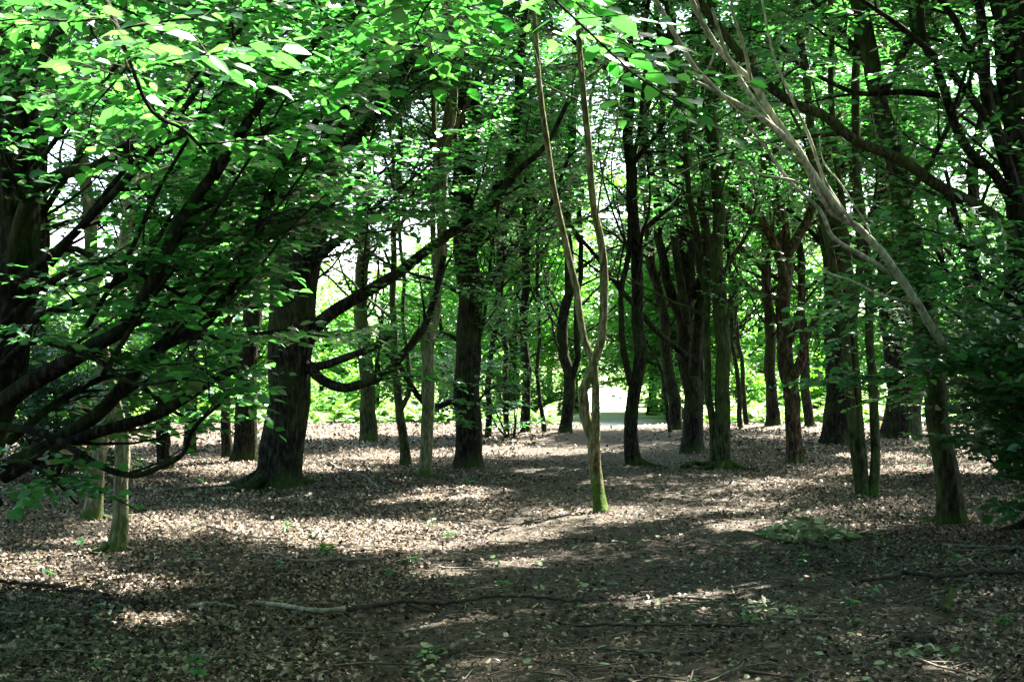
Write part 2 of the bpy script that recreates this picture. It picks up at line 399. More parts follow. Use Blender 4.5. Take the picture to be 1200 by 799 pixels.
def tree(name, label, cat, group, stems, limbs=(), H=10.0, h0=2.8, nlimb=12, llen=2.6, bk=None, leaf=None, d=None, lod=None,
         lsize=.092, dens=1.12, elev=(30, 65), az=None, flare=.45, flute=.05, sec_step=.19, zmin=0.0, snags=0, bare=0, top=0, crook=1.0):
    """stems: [(pixel polyline from the foot up, width px at foot, width px at top[, depth, grow])]; limbs: [(pixel polyline, depth start, depth end, w0, w1, leafy)]"""
    bk = bk or BK_DARK; leaf = leaf or LEAF
    foot = stems[0][0][0]
    D = d if d else gd(foot[1])
    lod = lod if lod is not None else (0 if D < 12 else 1 if D < 26 else 2)
    lsize = lsize * (1.0, 1.12, 1.6)[lod]; spacing = (.045, .052, .085)[lod] / dens
    tmpl = (T_NEAR, T_MID, T_MID)[lod]
    bx = (foot[0] - 600) / F * D
    base = np.array([bx, D, float(gz(bx, D))])
    root = empty(name, base); tag(root, label, cat, group)
    tw, carriers = [], []
    nlimb = int(nlimb * 1.7)
    if top: H = max(H, 12.6)
    for si, st in enumerate(stems):
        pts, w0, w1 = st[:3]
        ds = st[3] if len(st) > 3 else D
        grow = st[4] if len(st) > 4 else True
        dds = np.linspace(D if si == 0 else ds, ds, len(pts))
        pw = np.array([P(px, py, dd) for (px, py), dd in zip(pts, dds)])
        pw[:, 1] += np.concatenate([[0], np.cumsum(rng.normal(0, .05, len(pts) - 1))])
        on_ground = abs(pw[0, 2] - base[2]) < .25
        if on_ground: pw[0, 2] = gz(pw[0, 0], pw[0, 1]) - .06
        wid = np.linspace(w0, w1, len(pts)) / F * ds / 2 * (.9 if foot[1] < 599 else 1)
        if lod == 2: pw[1:, 0] += rng.normal(0, .05, len(pw) - 1)
        if grow and pw[-1, 2] < H:
            dirn = norm(pw[-1] - pw[max(0, len(pw) - 3)]); h = H - pw[-1, 2]
            e = wander(pw[-1], norm(dirn + np.array([0, 0, .5])), h * 1.05, 5, .08, .07)[1:]
            wid = np.concatenate([wid, np.linspace(wid[-1] * .9, .012, 4)]); pw = np.vstack([pw, e])
        n = int(max(14, 10 * np.linalg.norm(np.diff(pw, axis=0), axis=1).sum() / (1.6 + 1.2 * lod)))
        c = smooth(np.hstack([pw, wid[:, None]]), n)
        if on_ground:   # finer rings at the foot
            c = np.vstack([smooth(np.hstack([pw, wid[:, None]]), n * 6)[:6:1], c[1:]])
        zz = c[:, 2] - c[0, 2]; ph = rng.uniform(0, 6.28, 4); am = np.clip(zz / 1.2, 0, 1)
        c[:, 0] += am * (.030 * np.sin(zz * 2.3 + ph[0]) + .016 * np.sin(zz * 5.9 + ph[1])) * (.6 + .4 * lod) * crook
        c[:, 1] += am * (.03 * np.sin(zz * 2.1 + ph[2]))
        c[:, 3] *= 1 + .05 * np.sin(zz * 7.1 + ph[3]) * np.sin(zz * 3.3)
        mb = MB()
        mb.tube(c[:, :3], np.maximum(c[:, 3], .006), (18, 14, 10)[lod], flute=flute, flare=flare if on_ground else 0, seed=int(rng.integers(0, 50)), base_z=base[2])
        if on_ground and flare > .3 and lod < 2:      # surface roots
            for k in range(int(rng.integers(3, 6))):
                aa = rng.uniform(0, 6.283); r0 = c[0, 3]
                L = rng.uniform(2.2, 5.0) * r0 + .1
                q = np.array([[pw[0, 0] + math.cos(aa) * (r0 * .7 + L * t), pw[0, 1] + math.sin(aa) * (r0 * .7 + L * t), 0] for t in (0, .3, .65, 1)])
                q[:, 2] = gz(q[:, 0], q[:, 1]) + np.array([r0 * .9, r0 * .28, .0, -.05])
                mb.tube(smooth(q, 8), np.linspace(r0 * .38, r0 * .08, 8), 7)
        mb.build("trunk" if si == 0 else "stem", bk, root, base)
        carriers.append(c)
    for lb in limbs:
        pts, d0, d1, w0, w1, leafy = lb[:6]
        pw = np.array([P(px, py, dd) for (px, py), dd in zip(pts, np.linspace(d0, d1, len(pts)))])
        c = smooth(np.hstack([pw, (np.linspace(w0, w1, len(pw)) / F * np.linspace(d0, d1, len(pw)) / 2)[:, None]]), max(10, 4 * len(pw)))
        wood = MB(); wood.tube(c[:, :3], np.maximum(c[:, 3], .004), (10, 8, 6)[lod], flute=.05, seed=int(rng.integers(0, 50)))
        if leafy: ramify(wood, tw, c[:, :3], c[:, 3], lod, sec_step / leafy, back=lod == 0, sec_len=.3 if lod == 0 else .45)
        wood.build("branch", lb[6] if len(lb) > 6 else bk, root, base)
    # limbs the tree grows of itself
    for k in range(nlimb):
        c = carriers[int(rng.integers(0, len(carriers)))] if k >= len(carriers) else carriers[k]
        z = h0 + (H - h0) * ((k + rng.uniform(0, .8)) / nlimb) ** 1.05
        ok = c[:, 2] > z
        if not ok.any(): continue
        i = int(np.argmax(ok)); p = c[i, :3]; r = c[i, 3]
        f = (z - h0) / max(H - h0, .1)
        a = (k * 2.4 + rng.uniform(-.5, .5)) if az is None else R(rng.uniform(*az))
        el = R(rng.uniform(*elev))
        dd = np.array([math.cos(a) * math.cos(el), math.sin(a) * math.cos(el), math.sin(el)])
        L = llen * (1 - .15 * f) * rng.uniform(.75, 1.2)
        q = wander(p - dd * r * .4, dd, L, 9, rng.uniform(-.04, .05), .10)
        if p[2] > 6 and not outside_sun_gaps(q[2:7:2]).all(): continue
        rr = np.linspace(max(min(r * .55, .02 + .016 * L), .009), .005, 9)
        wood = MB(); wood.tube(q, rr, (8, 6, 5)[lod], flute=.04, seed=k, cap=False)
        ramify(wood, tw, q, rr, lod, sec_step)
        wood.build("branch", bk, root, base)
    for k in range(snags):    # short dead side twigs low on the stem
        c = carriers[int(rng.integers(0, len(carriers)))]
        i = int(rng.integers(len(c) // 6, max(len(c) // 2, len(c) // 6 + 1))); p = c[i, :3]; a = rng.uniform(0, 6.28)
        wood = MB(); q = wander(p, np.array([math.cos(a), math.sin(a), rng.uniform(.2, .9)]), rng.uniform(.3, .9), 6, 0, .2)
        wood.tube(q, np.linspace(min(.011, c[i, 3] * .5), .003, 6), 5); wood.build("snag", bk, root, base)
    topw = []
    for k in range(top):      # extra high crown above the view, added to shade the floor
        c = carriers[k % len(carriers)]
        i = min(int(np.searchsorted(c[:, 2], 6.8 + 5.5 * (k + .5) / top)), len(c) - 2); p = c[i, :3]
        a = k * 2.4 + rng.uniform(-.4, .4); el = R(rng.uniform(10, 45)); L = rng.uniform(2.8, 4.4)
        q = wander(p, np.array([math.cos(a) * math.cos(el), math.sin(a) * math.cos(el), math.sin(el)]), L, 9, 0, .1)
        
        if not outside_sun_gaps(q[2:9:2]).all(): continue
        rr = np.linspace(.035, .006, 9); wood = MB(); wood.tube(q, rr, 5, cap=False); ramify(wood, topw, q, rr, 2, .24, .08, .42)
        wood.build("branch", bk, root, base)
    for k in range(bare):     # ascending leafless boughs
        c = carriers[k % len(carriers)]
        z = rng.uniform(1.9, 4.5); ok = c[:, 2] > z
        if not ok.any(): continue
        i = int(np.argmax(ok)); p = c[i, :3]; a = rng.uniform(0, 6.283); el = R(rng.uniform(15, 60)); L = rng.uniform(2.0, 4.0)
        q = wander(p, np.array([math.cos(a) * math.cos(el), math.sin(a) * math.cos(el) * .6, math.sin(el)]), L, 12, .07, .16)
        r0 = min(c[i, 3] * .45, .035); rr = np.linspace(r0, .005, 12)
        wood = MB(); wood.tube(q, rr, (8, 6, 5)[lod], flute=.06, seed=k)
        for m in range(int(rng.integers(2, 5))):
            j = int(rng.integers(3, 11)); e = wander(q[j], norm(q[j] - q[j - 1]) + rng.normal(0, .6, 3) + np.array([0, 0, .2]), L * rng.uniform(.2, .45), 7, .06, .2)
            wood.tube(e, np.linspace(rr[j] * .7, .003, 7), 4)
        wood.build("branch", bk, root, base)
    if tw:
        cr = MB()
        tp, td, tl = np.vstack([t[0] for t in tw]), np.vstack([t[1] for t in tw]), np.concatenate([t[2] for t in tw])
        if zmin: kz = tp[:, 2] > zmin + .33 * (tp[:, 0] / tp[:, 1] > -.335) + .08 * np.sin(tp[:, 0] * 3); tp, td, tl = tp[kz], td[kz], tl[kz]
        twigs_and_leaves(cr, tp, td, tl, lsize, tmpl, spacing)
        if topw: twigs_and_leaves(cr, np.vstack([t[0] for t in topw]), np.vstack([t[1] for t in topw]), np.concatenate([t[2] for t in topw]), .15, T_MID, .085)
        if cr.n: cr.build("crown", [leaf, TWIG], root, base)
    return root

# ================================================================== SETTING
def ground_mat():
    m, nt, out = newmat("forest_floor"); L = nt.links.new
    tc = N(nt, "ShaderNodeTexCoord"); sx = N(nt, "ShaderNodeSeparateXYZ"); L(tc.outputs["Object"], sx.inputs[0])
    def math_(op, a, b=None, clamp=False):
        n = N(nt, "ShaderNodeMath", operation=op, use_clamp=clamp)
        for k, v in enumerate((a, b)):
            if v is None: continue
            if isinstance(v, (int, float)): n.inputs[k].default_value = v
            else: L(v, n.inputs[k])
        return n.outputs[0]
    n1 = N(nt, "ShaderNodeTexNoise", Scale=22.0, Detail=9.0, Roughness=.7); L(tc.outputs["Object"], n1.inputs["Vector"])
    n2 = N(nt, "ShaderNodeTexNoise", Scale=1.1, Detail=6.0, Roughness=.6); L(tc.outputs["Object"], n2.inputs["Vector"])
    n3 = N(nt, "ShaderNodeTexVoronoi", Scale=34.0); L(tc.outputs["Object"], n3.inputs["Vector"])
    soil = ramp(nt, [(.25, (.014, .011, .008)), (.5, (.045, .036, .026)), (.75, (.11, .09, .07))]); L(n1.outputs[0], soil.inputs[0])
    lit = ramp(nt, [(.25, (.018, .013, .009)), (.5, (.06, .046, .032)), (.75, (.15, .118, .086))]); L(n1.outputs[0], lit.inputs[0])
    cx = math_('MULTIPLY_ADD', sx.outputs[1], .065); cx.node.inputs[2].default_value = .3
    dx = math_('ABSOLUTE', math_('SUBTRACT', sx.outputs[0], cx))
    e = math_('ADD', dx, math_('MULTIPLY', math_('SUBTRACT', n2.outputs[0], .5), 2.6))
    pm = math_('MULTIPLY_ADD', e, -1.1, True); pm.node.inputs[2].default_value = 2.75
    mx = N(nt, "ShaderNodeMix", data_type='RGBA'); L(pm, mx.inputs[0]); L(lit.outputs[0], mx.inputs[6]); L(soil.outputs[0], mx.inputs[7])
    # the clearing: grass, and a pale dry track through it
    gr = ramp(nt, [(.3, (.05, .11, .02)), (.7, (.14, .22, .05))]); L(n1.outputs[0], gr.inputs[0])
    tr = ramp(nt, [(.3, (.34, .30, .22)), (.7, (.52, .47, .38))]); L(n1.outputs[0], tr.inputs[0])
    tm = math_('MULTIPLY_ADD', e, -1.0, True); tm.node.inputs[2].default_value = 2.6
    g2 = N(nt, "ShaderNodeMix", data_type='RGBA'); L(tm, g2.inputs[0]); L(gr.outputs[0], g2.inputs[6]); L(tr.outputs[0], g2.inputs[7])
    ye = math_('ADD', sx.outputs[1], math_('MULTIPLY', n2.outputs[0], 3.0))
    gm = math_('MULTIPLY_ADD', ye, .7, True); gm.node.inputs[2].default_value = -.7 * 42.5
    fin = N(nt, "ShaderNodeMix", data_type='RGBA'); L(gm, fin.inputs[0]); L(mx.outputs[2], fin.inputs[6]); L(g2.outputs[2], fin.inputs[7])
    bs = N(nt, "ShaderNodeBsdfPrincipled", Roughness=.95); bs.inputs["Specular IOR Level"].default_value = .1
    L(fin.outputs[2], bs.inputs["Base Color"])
    bp = N(nt, "ShaderNodeBump", Strength=.9, Distance=.03); L(n1.outputs[0], bp.inputs["Height"]); L(bp.outputs[0], bs.inputs["Normal"])
    L(bs.outputs[0], out.inputs[0])
    return m

def ground():
    ys = np.concatenate([np.linspace(-60, 3, 14)[:-1], np.linspace(3, 20, 130)[:-1], np.linspace(20, 56, 130)[:-1], np.linspace(56, 130, 30)[:-1], np.linspace(130, 900, 12)])
    xs = np.concatenate([-np.geomspace(900, 14, 16)[:-1], np.linspace(-14, 14, 170), np.geomspace(14, 900, 16)[1:]])
    X, Y = np.meshgrid(xs, ys)
    Z = gz(X, Y)
    near = np.clip((60 - np.hypot(X, Y)) / 20, 0, 1)
    Z = Z + near * (.012 * np.sin(X * 9 + 2 * np.sin(Y * 5)) * np.sin(Y * 8 + X * 3) + rng.normal(0, .006, X.shape)) 
    mb = MB(); n, k = X.shape
    i = (np.arange(n - 1)[:, None] * k + np.arange(k - 1)[None]).ravel()
    mb.add(np.stack([X, Y, Z], -1), [np.stack([i, i + 1, i + k + 1, i + k], 1)])
    return tag(mb.build("forest_floor", ground_mat()), kind="structure")
ground()

def path_offset(x, y):
    return np.abs(x - (.3 + .065 * y)) + .5 * np.sin(x * 1.9 + y * .7) * np.sin(y * 1.1 - x * .6)

def litter():
    """dead leaves, thick under the trees and thin on the trodden path"""
    def scatter(n, y0, y1, pw):
        y = (y0 ** pw + rng.uniform(0, 1, n) * (y1 ** pw - y0 ** pw)) ** (1 / pw)
        x = rng.uniform(-.45, .45, n) * y
        return x, y
    mb = MB()
    tmpl = (np.array([(0, 0, 0), (.3, .36, .22), (.75, .24, .05), (1, .05, .22), (.62, -.36, .20), (.28, -.22, .02)]), [np.array([(0, 3, 2, 1), (0, 5, 4, 3)])])
    for n, y0, y1, pw, s0, s1 in ((230000, 5.8, 16, .6, .014, .048), (120000, 14, 28, .8, .025, .062), (45000, 26, 44, .9, .05, .11)):
        x, y = scatter(n, y0, y1, pw)
        po = path_offset(x, y)
        pr = np.clip((po - 1.2) / 1.3, .10, 1) * np.clip(.62 + .38 * np.sin(x * 2.3 + 1 + np.sin(y * 2.9)) * np.sin(y * 1.7 + np.sin(x * 3.1)) + rng.normal(0, .1, n), .12, 1)
        k = rng.uniform(0, 1, n) < pr; x, y = x[k], y[k]; n = len(x)
        a = rng.uniform(0, 6.283, n); tilt = rng.normal(0, .28, n)
        dr = np.stack([np.cos(a), np.sin(a), tilt * 1.4], 1)
        nr = np.stack([rng.normal(0, .75, n), rng.normal(0, .75, n), np.ones(n)], 1)
        pos = np.stack([x, y, gz(x, y) + np.abs(rng.normal(.004, .014, n))], 1)
        add_leaves(mb, pos, dr, nr, rng.uniform(s0, s1, n), tmpl)
    tag(mb.build("leaf_litter", LITTER), "dry brown fallen leaves carpeting the woodland floor", "leaf litter", kind="stuff")
    mb = MB()
    n = 90000
    x, y = scatter(n, 5.8, 24, .5)
    a = rng.uniform(0, 6.283, n)
    pos = np.stack([x, y, gz(x, y) + np.abs(rng.normal(.003, .006, n))], 1)
    add_leaves(mb, pos, np.stack([np.cos(a), np.sin(a), rng.normal(0, .3, n)], 1), np.stack([rng.normal(0, .4, n), rng.normal(0, .4, n), np.ones(n)], 1), rng.uniform(.008, .03, n) * (1 + y / 30), T_FAR)
    tag(mb.build("leaf_crumbs", CRUMB), "crumbled bits of leaf and bark trodden into the path", "debris", kind="stuff")
    mb = MB()
    n = 6500
    x, y = scatter(n, 5.8, 30, .6)
    a = rng.uniform(0, 3.14, n); L = rng.exponential(.075, n) + .04; L = np.minimum(L, .6); r = .0024 + .008 * L * rng.uniform(.4, 1.2, n)
    for k in range(n):
        d = np.array([math.cos(a[k]), math.sin(a[k]), 0]) * L[k] / 2
        c = np.array([x[k], y[k], 0])
        q = np.array([c - d, c + rng.normal(0, .06, 3) * L[k], c + d]); q[:, 2] = gz(q[:, 0], q[:, 1]) + r[k] + np.abs(rng.normal(.018, .012, 3))
        mb.tube(q, [r[k], r[k], r[k] * .6], 4, cap=False)
    tag(mb.build("twig_litter", STICK), "small broken twigs strewn all over the woodland floor", "twigs", kind="stuff")
    mb = MB()
    n = 2300
    x, y = scatter(n, 5.9, 20, .45)
    k = rng.uniform(0, 1, n) < np.clip(.25 + .5 * np.sin(x * 1.7 + 2.2) * np.sin(y * 1.4) + .25 * (x > .2), .04, 1); x, y = x[k], y[k]; n = len(x)
    a = rng.uniform(0, 6.283, n)
    pos = np.stack([x, y, gz(x, y) + np.abs(rng.normal(.012, .01, n))], 1)
    add_leaves(mb, pos, np.stack([np.cos(a), np.sin(a), rng.normal(0, .3, n)], 1), np.stack([rng.normal(0, .5, n), rng.normal(0, .5, n), np.ones(n)], 1), rng.uniform(.035, .075, n), T_MID)
    tag(mb.build("fallen_green_leaves", GREENFALL), "freshly fallen green leaves scattered on the bare soil", "fallen leaves", kind="stuff")
litter()

# ================================================================== TREES OF THE WOOD
T = tree
# the big many-limbed tree at the edge, whose boughs sweep across the upper corner
T("many_limbed_tree", "dark tree with mossy boughs sweeping up in front of everything else", "tree", None,
  [([(-42, 688), (-36, 600), (-18, 500), (4, 420), (10, 330), (14, 240), (16, 150), (14, 60), (10, -20)], 56, 44)],
  limbs=[([(6, 470), (40, 446), (75, 427), (118, 400), (142, 386), (169, 349), (191, 304), (212, 258), (262, 187), (312, 112), (360, 60), (402, 12), (470, -50)], 9.2, 8.0, 24, 7, .9),
         ([(14, 320), (24, 262), (40, 226), (75, 203), (118, 228), (124, 225)][:4] + [(112, 196), (150, 172), (210, 158), (262, 108), (322, 26), (385, -8)], 9.2, 8.3, 20, 7, .9),
         ([(8, 545), (60, 520), (120, 480), (180, 412), (232, 386), (262, 352), (292, 300), (330, 205), (372, 140), (430, 60), (500, -20)], 9.2, 8.8, 19, 5, .9),
         ([(5, 560), (90, 515), (180, 487), (225, 461), (247, 446), (278, 432)], 9.2, 8.4, 15, 9, .45),
         ([(0, 500), (40, 505), (70, 516), (94, 532), (124, 549), (157, 557), (187, 547), (214, 532), (228, 500), (262, 470)], 9.2, 8.2, 11, 4, .8),
         ([(6, 420), (40, 375), (94, 352), (124, 337), (150, 322), (176, 296), (206, 240)], 9.2, 8.6, 11, 4, .8),
         ([(12, 250), (8, 180), (20, 110), (48, 64), (70, 36), (92, 8), (120, -30)], 9.2, 8.2, 17, 10, .8),
         ([(14, 130), (60, 60), (90, -5), (130, -60)], 9.2, 7.2, 14, 6, .9),
         ([(20, 330), (70, 290), (120, 240), (180, 175), (228, 110), (270, 50), (318, -10)], 9.0, 7.6, 12, 4, .9),
         # a high bough reaching out over the path towards the viewer, its sprays hanging into view
         ([(14, -40), (60, -110), (200, -170), (400, -150), (520, -90), (610, -30)], 9.0, 4.6, 14, 4, .95),
         ([(60, -110), (70, -60), (100, -20), (124, 0), (143, 50), (152, 84)], 8.2, 5.0, 8, 5, .9),
         ([(143, 48), (176, 128), (215, 152), (240, 178)], 5.0, 5.4, 5, 4, .8),
         ([(120, 440), (170, 360), (230, 280), (290, 190), (350, 90)], 8.8, 8.2, 7, 2.5, .7), ([(200, 400), (260, 322), (320, 250), (372, 180)], 8.7, 8.4, 6, 2, .7),
         ([(60, 310), (120, 232), (190, 142), (250, 60), (300, -20)], 9, 8.0, 8, 3, .7), ([(100, 385), (150, 300), (186, 222), (240, 132), (292, 50)], 8.8, 8.1, 7, 2.5, .7),
         ([(232, 388), (290, 330), (340, 268), (382, 228)], 8.6, 8.5, 5, 2, .6), ([(30, 210), (90, 132), (150, 60), (196, -10)], 9, 7.8, 7, 3, .7), ([(160, 350), (220, 300), (300, 260), (360, 240)], 8.7, 8.6, 4, 1.5, .6),
         ([(0, 590), (-10, 560), (20, 540), (60, 560), (90, 590)], 9.1, 7.8, 8, 3, .8),
         ([(0, 430), (40, 400), (110, 420), (160, 450), (230, 440)], 9.1, 7.9, 10, 3, .9),
         ([(5, 380), (60, 330), (110, 310), (160, 320), (210, 345), (250, 370)], 9.1, 8.6, 10, 3, .9),
         ([(8, 300), (50, 250), (110, 160), (160, 120), (240, 130)], 9.2, 10.4, 10, 3, 1.0),
         ([(8, 520), (70, 470), (140, 440), (200, 480), (240, 500)], 9.2, 9.9, 10, 3, 1.0),
         ([(8, 330), (80, 290), (160, 330), (230, 300), (300, 240)], 9.2, 10.2, 10, 3, 1.0)],
  H=9.5, h0=3.2, nlimb=6, llen=3.2, dens=.85, sec_step=.24, az=(20, 120), zmin=.8, lsize=.103, flare=.2)
# two mossy slim trunks under its boughs
T("mossy_tree", "slim mossy trunk lit from one side, second of a close pair, nearer the viewer", "tree", "pair of mossy trunks under the dark boughs",
  [([(133, 648), (138, 610), (137, 570), (138, 520), (134, 480), (120, 420), (112, 350), (105, 270)], 19, 14)], H=7.5, h0=3.0, nlimb=7, llen=2.0, bk=BK_PALE, flute=.14, flare=.55)
T("mossy_tree", "slim mossy trunk just behind the nearer one of a close pair", "tree", "pair of mossy trunks under the dark boughs",
  [([(108, 613), (115, 570), (119, 520), (121, 450), (128, 380), (140, 300), (150, 220)], 17, 12)], H=8, h0=3.2, nlimb=7, llen=2.0, bk=BK_PALE, flute=.14, flare=.55)
# the thick forked tree
T("forked_tree", "thick black forked trunk with a long mossy side bough curving up", "tree", None,
  [([(327, 570), (330, 520), (338, 460), (344, 400), (348, 330), (352, 270), (358, 222)], 52, 66, 18.1, False),
   ([(352, 300), (346, 255), (338, 210), (332, 160), (322, 90), (316, 20), (310, -60)], 38, 24, 18.1),
   ([(358, 290), (370, 245), (379, 205), (388, 160), (396, 100), (408, 30), (420, -50)], 40, 24, 18.1)],
  limbs=[([(360, 400), (382, 372), (430, 342), (470, 318), (492, 300), (550, 257), (576, 240), (605, 202), (640, 170), (665, 120)], 18, 17.2, 17, 5, .3),
         ([(358, 425), (376, 444), (400, 454), (422, 450), (449, 439), (475, 412), (497, 382), (510, 345), (520, 300)], 18, 17.0, 13, 7, .35),
         ([(362, 430), (380, 428), (400, 421), (425, 412), (440, 405), (456, 393)], 18, 17.2, 11, 8, .3),
         ([(350, 260), (410, 262), (470, 245), (520, 180), (560, 130)], 18, 21.4, 10, 4, .8),
         ([(340, 240), (300, 220), (260, 180), (230, 110)], 18, 16.4, 14, 5, .9),
         ([(380, 200), (430, 150), (470, 90), (510, 30)], 18, 20.5, 14, 6, .9)],
  bare=7, H=12, h0=2.7, nlimb=16, llen=3.4, flare=.35)
T("slender_tree", "pale lichen-spotted slender trunk forking high up beside the black trunk", "tree", None,
  [([(497, 560), (500, 500), (503, 440), (508, 380), (513, 320), (518, 250), (524, 150), (526, 80), (524, 0)], 17, 11),
   ([(512, 330), (509, 290), (508, 240), (508, 160), (507, 60), (505, -20)], 8, 6, 19.6)], limbs=[([(503, 440), (497, 415), (496, 395), (503, 380)], 19.6, 19.5, 8, 5, 0),
   ([(525, 160), (532, 130), (534, 60), (536, 0)], 19.6, 19.4, 8, 6, .3)],
  top=7, H=10, h0=4.2, nlimb=8, llen=2.0, bk=BK_PALE, snags=2)
T("straight_tree", "straight black trunk behind the pale slender one, with a low curved bough stub", "tree", None,
  [([(549, 549), (549, 480), (549, 420), (549, 350), (546, 280), (543, 200), (541, 100), (540, 50), (538, -20)], 36, 24)],
  limbs=[([(550, 300), (562, 275), (575, 235), (597, 192), (605, 142), (611, 60), (618, -10)], 21.8, 21.2, 14, 8, .45),
         ([(547, 478), (530, 470), (512, 477), (495, 470), (476, 442), (466, 426), (450, 412), (432, 404)], 21.8, 20.6, 9, 5, .25),
         ([(549, 215), (556, 160), (557, 100), (560, 40)], 21.8, 21.5, 12, 8, .3),
         ([(546, 420), (535, 398), (515, 390), (490, 395)], 21.8, 22.2, 6, 3, .3),
         ([(552, 345), (578, 325), (600, 290), (640, 250), (668, 180)], 21.8, 22.6, 9, 4, .5),
         ([(553, 430), (566, 380), (572, 330), (578, 280), (590, 200)], 21.8, 21.0, 4, 3, .8),
         ([(551, 490), (560, 470), (575, 455), (590, 450)], 21.8, 21.0, 3, 2, .9)],
  top=9, bare=9, H=12, h0=3.4, nlimb=12, llen=3.0, flare=.25)
T("twin_stem_sapling", "thin twin-stemmed sapling whose pale stems cross in the middle of the path", "sapling", None,
  [([(705, 601), (703, 585), (700, 562), (697, 530), (694, 505), (685, 484), (682, 465), (688, 446), (696, 425), (703, 401), (709, 356), (708, 300), (697, 240), (690, 180), (685, 127), (679, 67), (676, 0)], 16, 6.3, 14.5),
   ([(698, 545), (699, 515), (699, 480), (700, 445), (697, 425), (686, 402), (679, 364), (675, 330), (666, 300), (659, 262), (649, 210), (642, 165), (636, 124), (629, 75), (625, 0)], 10.5, 5.8, 14.56)],
  limbs=[([(699, 270), (702, 235), (710, 185), (721, 155), (725, 120)], 14.5, 14.2, 3, 1.5, 0), ([(690, 90), (706, 78), (712, 60), (722, 30)], 14.5, 14.3, 3, 1.5, 0)],
  top=9, snags=5, crook=.35, H=9.5, h0=5.6, nlimb=8, llen=1.9, bk=bark("honey_bark", (.035, .036, .016), (.12, .115, .056), (.30, .285, .18), .85, .55, .55, .9), flare=.3)
T("forked_sapling", "dark sapling forking at waist height, its foot mossy, beyond the twin-stemmed one", "sapling", None,
  [([(743, 545), (740, 510), (739, 484), (743, 450), (748, 412), (748, 356), (746, 300), (739, 260), (738, 200), (735, 100), (731, 0)], 19, 13),
   ([(739, 450), (735, 425), (731, 395), (728, 350), (731, 320), (738, 270), (742, 220)], 9, 6, 22.4)], top=10, bare=7, H=10, h0=3.6, nlimb=9, llen=2.4, flare=.4, snags=1)
# clump with many ascending stems
T("clumped_tree", "black clump of many upright fused stems right of the path's end", "tree", None,
  [([(811, 531), (812, 470), (808, 385), (803, 300), (800, 230), (796, 150), (792, 60)], 28, 14),
   ([(813, 440), (822, 380), (822, 300), (826, 220), (828, 120)], 16, 9, 26.1), ([(806, 400), (786, 330), (772, 280), (764, 220), (760, 150), (757, 60)], 14, 8, 26.3),
   ([(806, 380), (795, 310), (783, 240), (780, 160), (781, 60)], 12, 7, 25.9), ([(818, 520), (820, 430), (830, 350), (812, 280), (808, 190), (812, 90)], 12, 8, 26.6),
   ([(808, 420), (780, 395), (752, 372), (720, 335), (690, 290), (664, 250)], 9, 4, 25.6, False), ([(812, 350), (840, 290), (858, 230), (866, 150)], 10, 5, 26.2)],
  top=10, bare=5, H=11, h0=4.6, nlimb=12, llen=2.6, flare=.25, flute=.12)
T("mossy_footed_tree", "straight greenish trunk with a bright mossy foot, against the black clump", "tree", None,
  [([(848, 548), (848, 490), (846, 430), (845, 340), (842, 300), (842, 250), (838, 200), (836, 130), (832, 40)], 21, 14),
   ([(838, 538), (833, 470), (828, 400), (824, 320), (815, 255), (803, 195), (800, 140)], 10, 7, 22.2)],
  limbs=[([(846, 395), (862, 340), (880, 360), (905, 385), (935, 400)][:2], 22, 21.8, 6, 3, .5), ([(844, 330), (858, 300), (878, 270), (888, 225)], 22, 21.6, 5, 3, .6)],
  top=10, bare=5, H=10, h0=4.4, nlimb=8, llen=2.4, bk=BK_MOSS, flare=.55, snags=2)
T("flaking_tree", "broken-looking trunk with flaking reddish bark and ragged side stubs", "tree", None,
  [([(932, 543), (931, 510), (927, 470), (923, 430), (921, 364), (921, 300), (918, 250), (905, 190), (890, 120), (880, 40)], 22, 15)],
  limbs=[([(930, 440), (938, 425), (944, 400), (952, 380), (958, 372)], 23.2, 22.8, 14, 6, 0), ([(926, 400), (934, 380), (938, 350), (942, 330)], 23.2, 23, 8, 4, 0, ),
         ([(921, 330), (905, 280), (880, 250), (848, 212), (820, 170)], 23.2, 22.4, 12, 6, .4), ([(922, 300), (950, 250), (960, 200), (985, 130)], 23.2, 23.6, 12, 6, .6),
         ([(920, 350), (895, 345), (872, 330), (858, 305)], 23.2, 22.6, 6, 3, .5)],
  top=10, bare=5, H=10, h0=4.8, nlimb=8, llen=2.4, bk=BK_RED, flare=.2, flute=.14, snags=2)
T("broad_tree", "broad dark trunk with reddish flank behind the triple-stemmed tree", "tree", None,
  [([(982, 523), (982, 470), (978, 400), (975, 300), (972, 200), (968, 100)], 42, 28, 29.0)], top=10, H=12, h0=3.6, nlimb=12, llen=3.4, flare=.3)
T("broad_tree", "broadest black trunk in deep shade beyond the leaning tree", "tree", None,
  [([(1056, 514), (1055, 460), (1050, 380), (1048, 300), (1046, 200), (1040, 100)], 50, 34, 32.5)], top=10, H=13, h0=3.4, nlimb=12, llen=3.6, flare=.35)
T("triple_stem_tree", "green algae-covered tree of three straight stems from one foot", "tree", None,
  [([(1010, 583), (1002, 521), (995, 449), (988, 385), (979, 343), (970, 300), (955, 200), (945, 120), (935, 40)], 14, 10),
   ([(1015, 582), (1011, 513), (1006, 428), (1000, 364), (993, 300), (985, 200), (977, 100), (975, 0)], 10, 7, 16.3),
   ([(1023, 578), (1030, 513), (1027, 449), (1023, 385), (1018, 300), (1008, 200), (1002, 100), (1000, 0)], 13, 10, 16.3)],
  top=10, crook=.4, bare=4, H=11, h0=5.6, nlimb=11, llen=3.2, bk=BK_MOSS, flare=.3, snags=1)
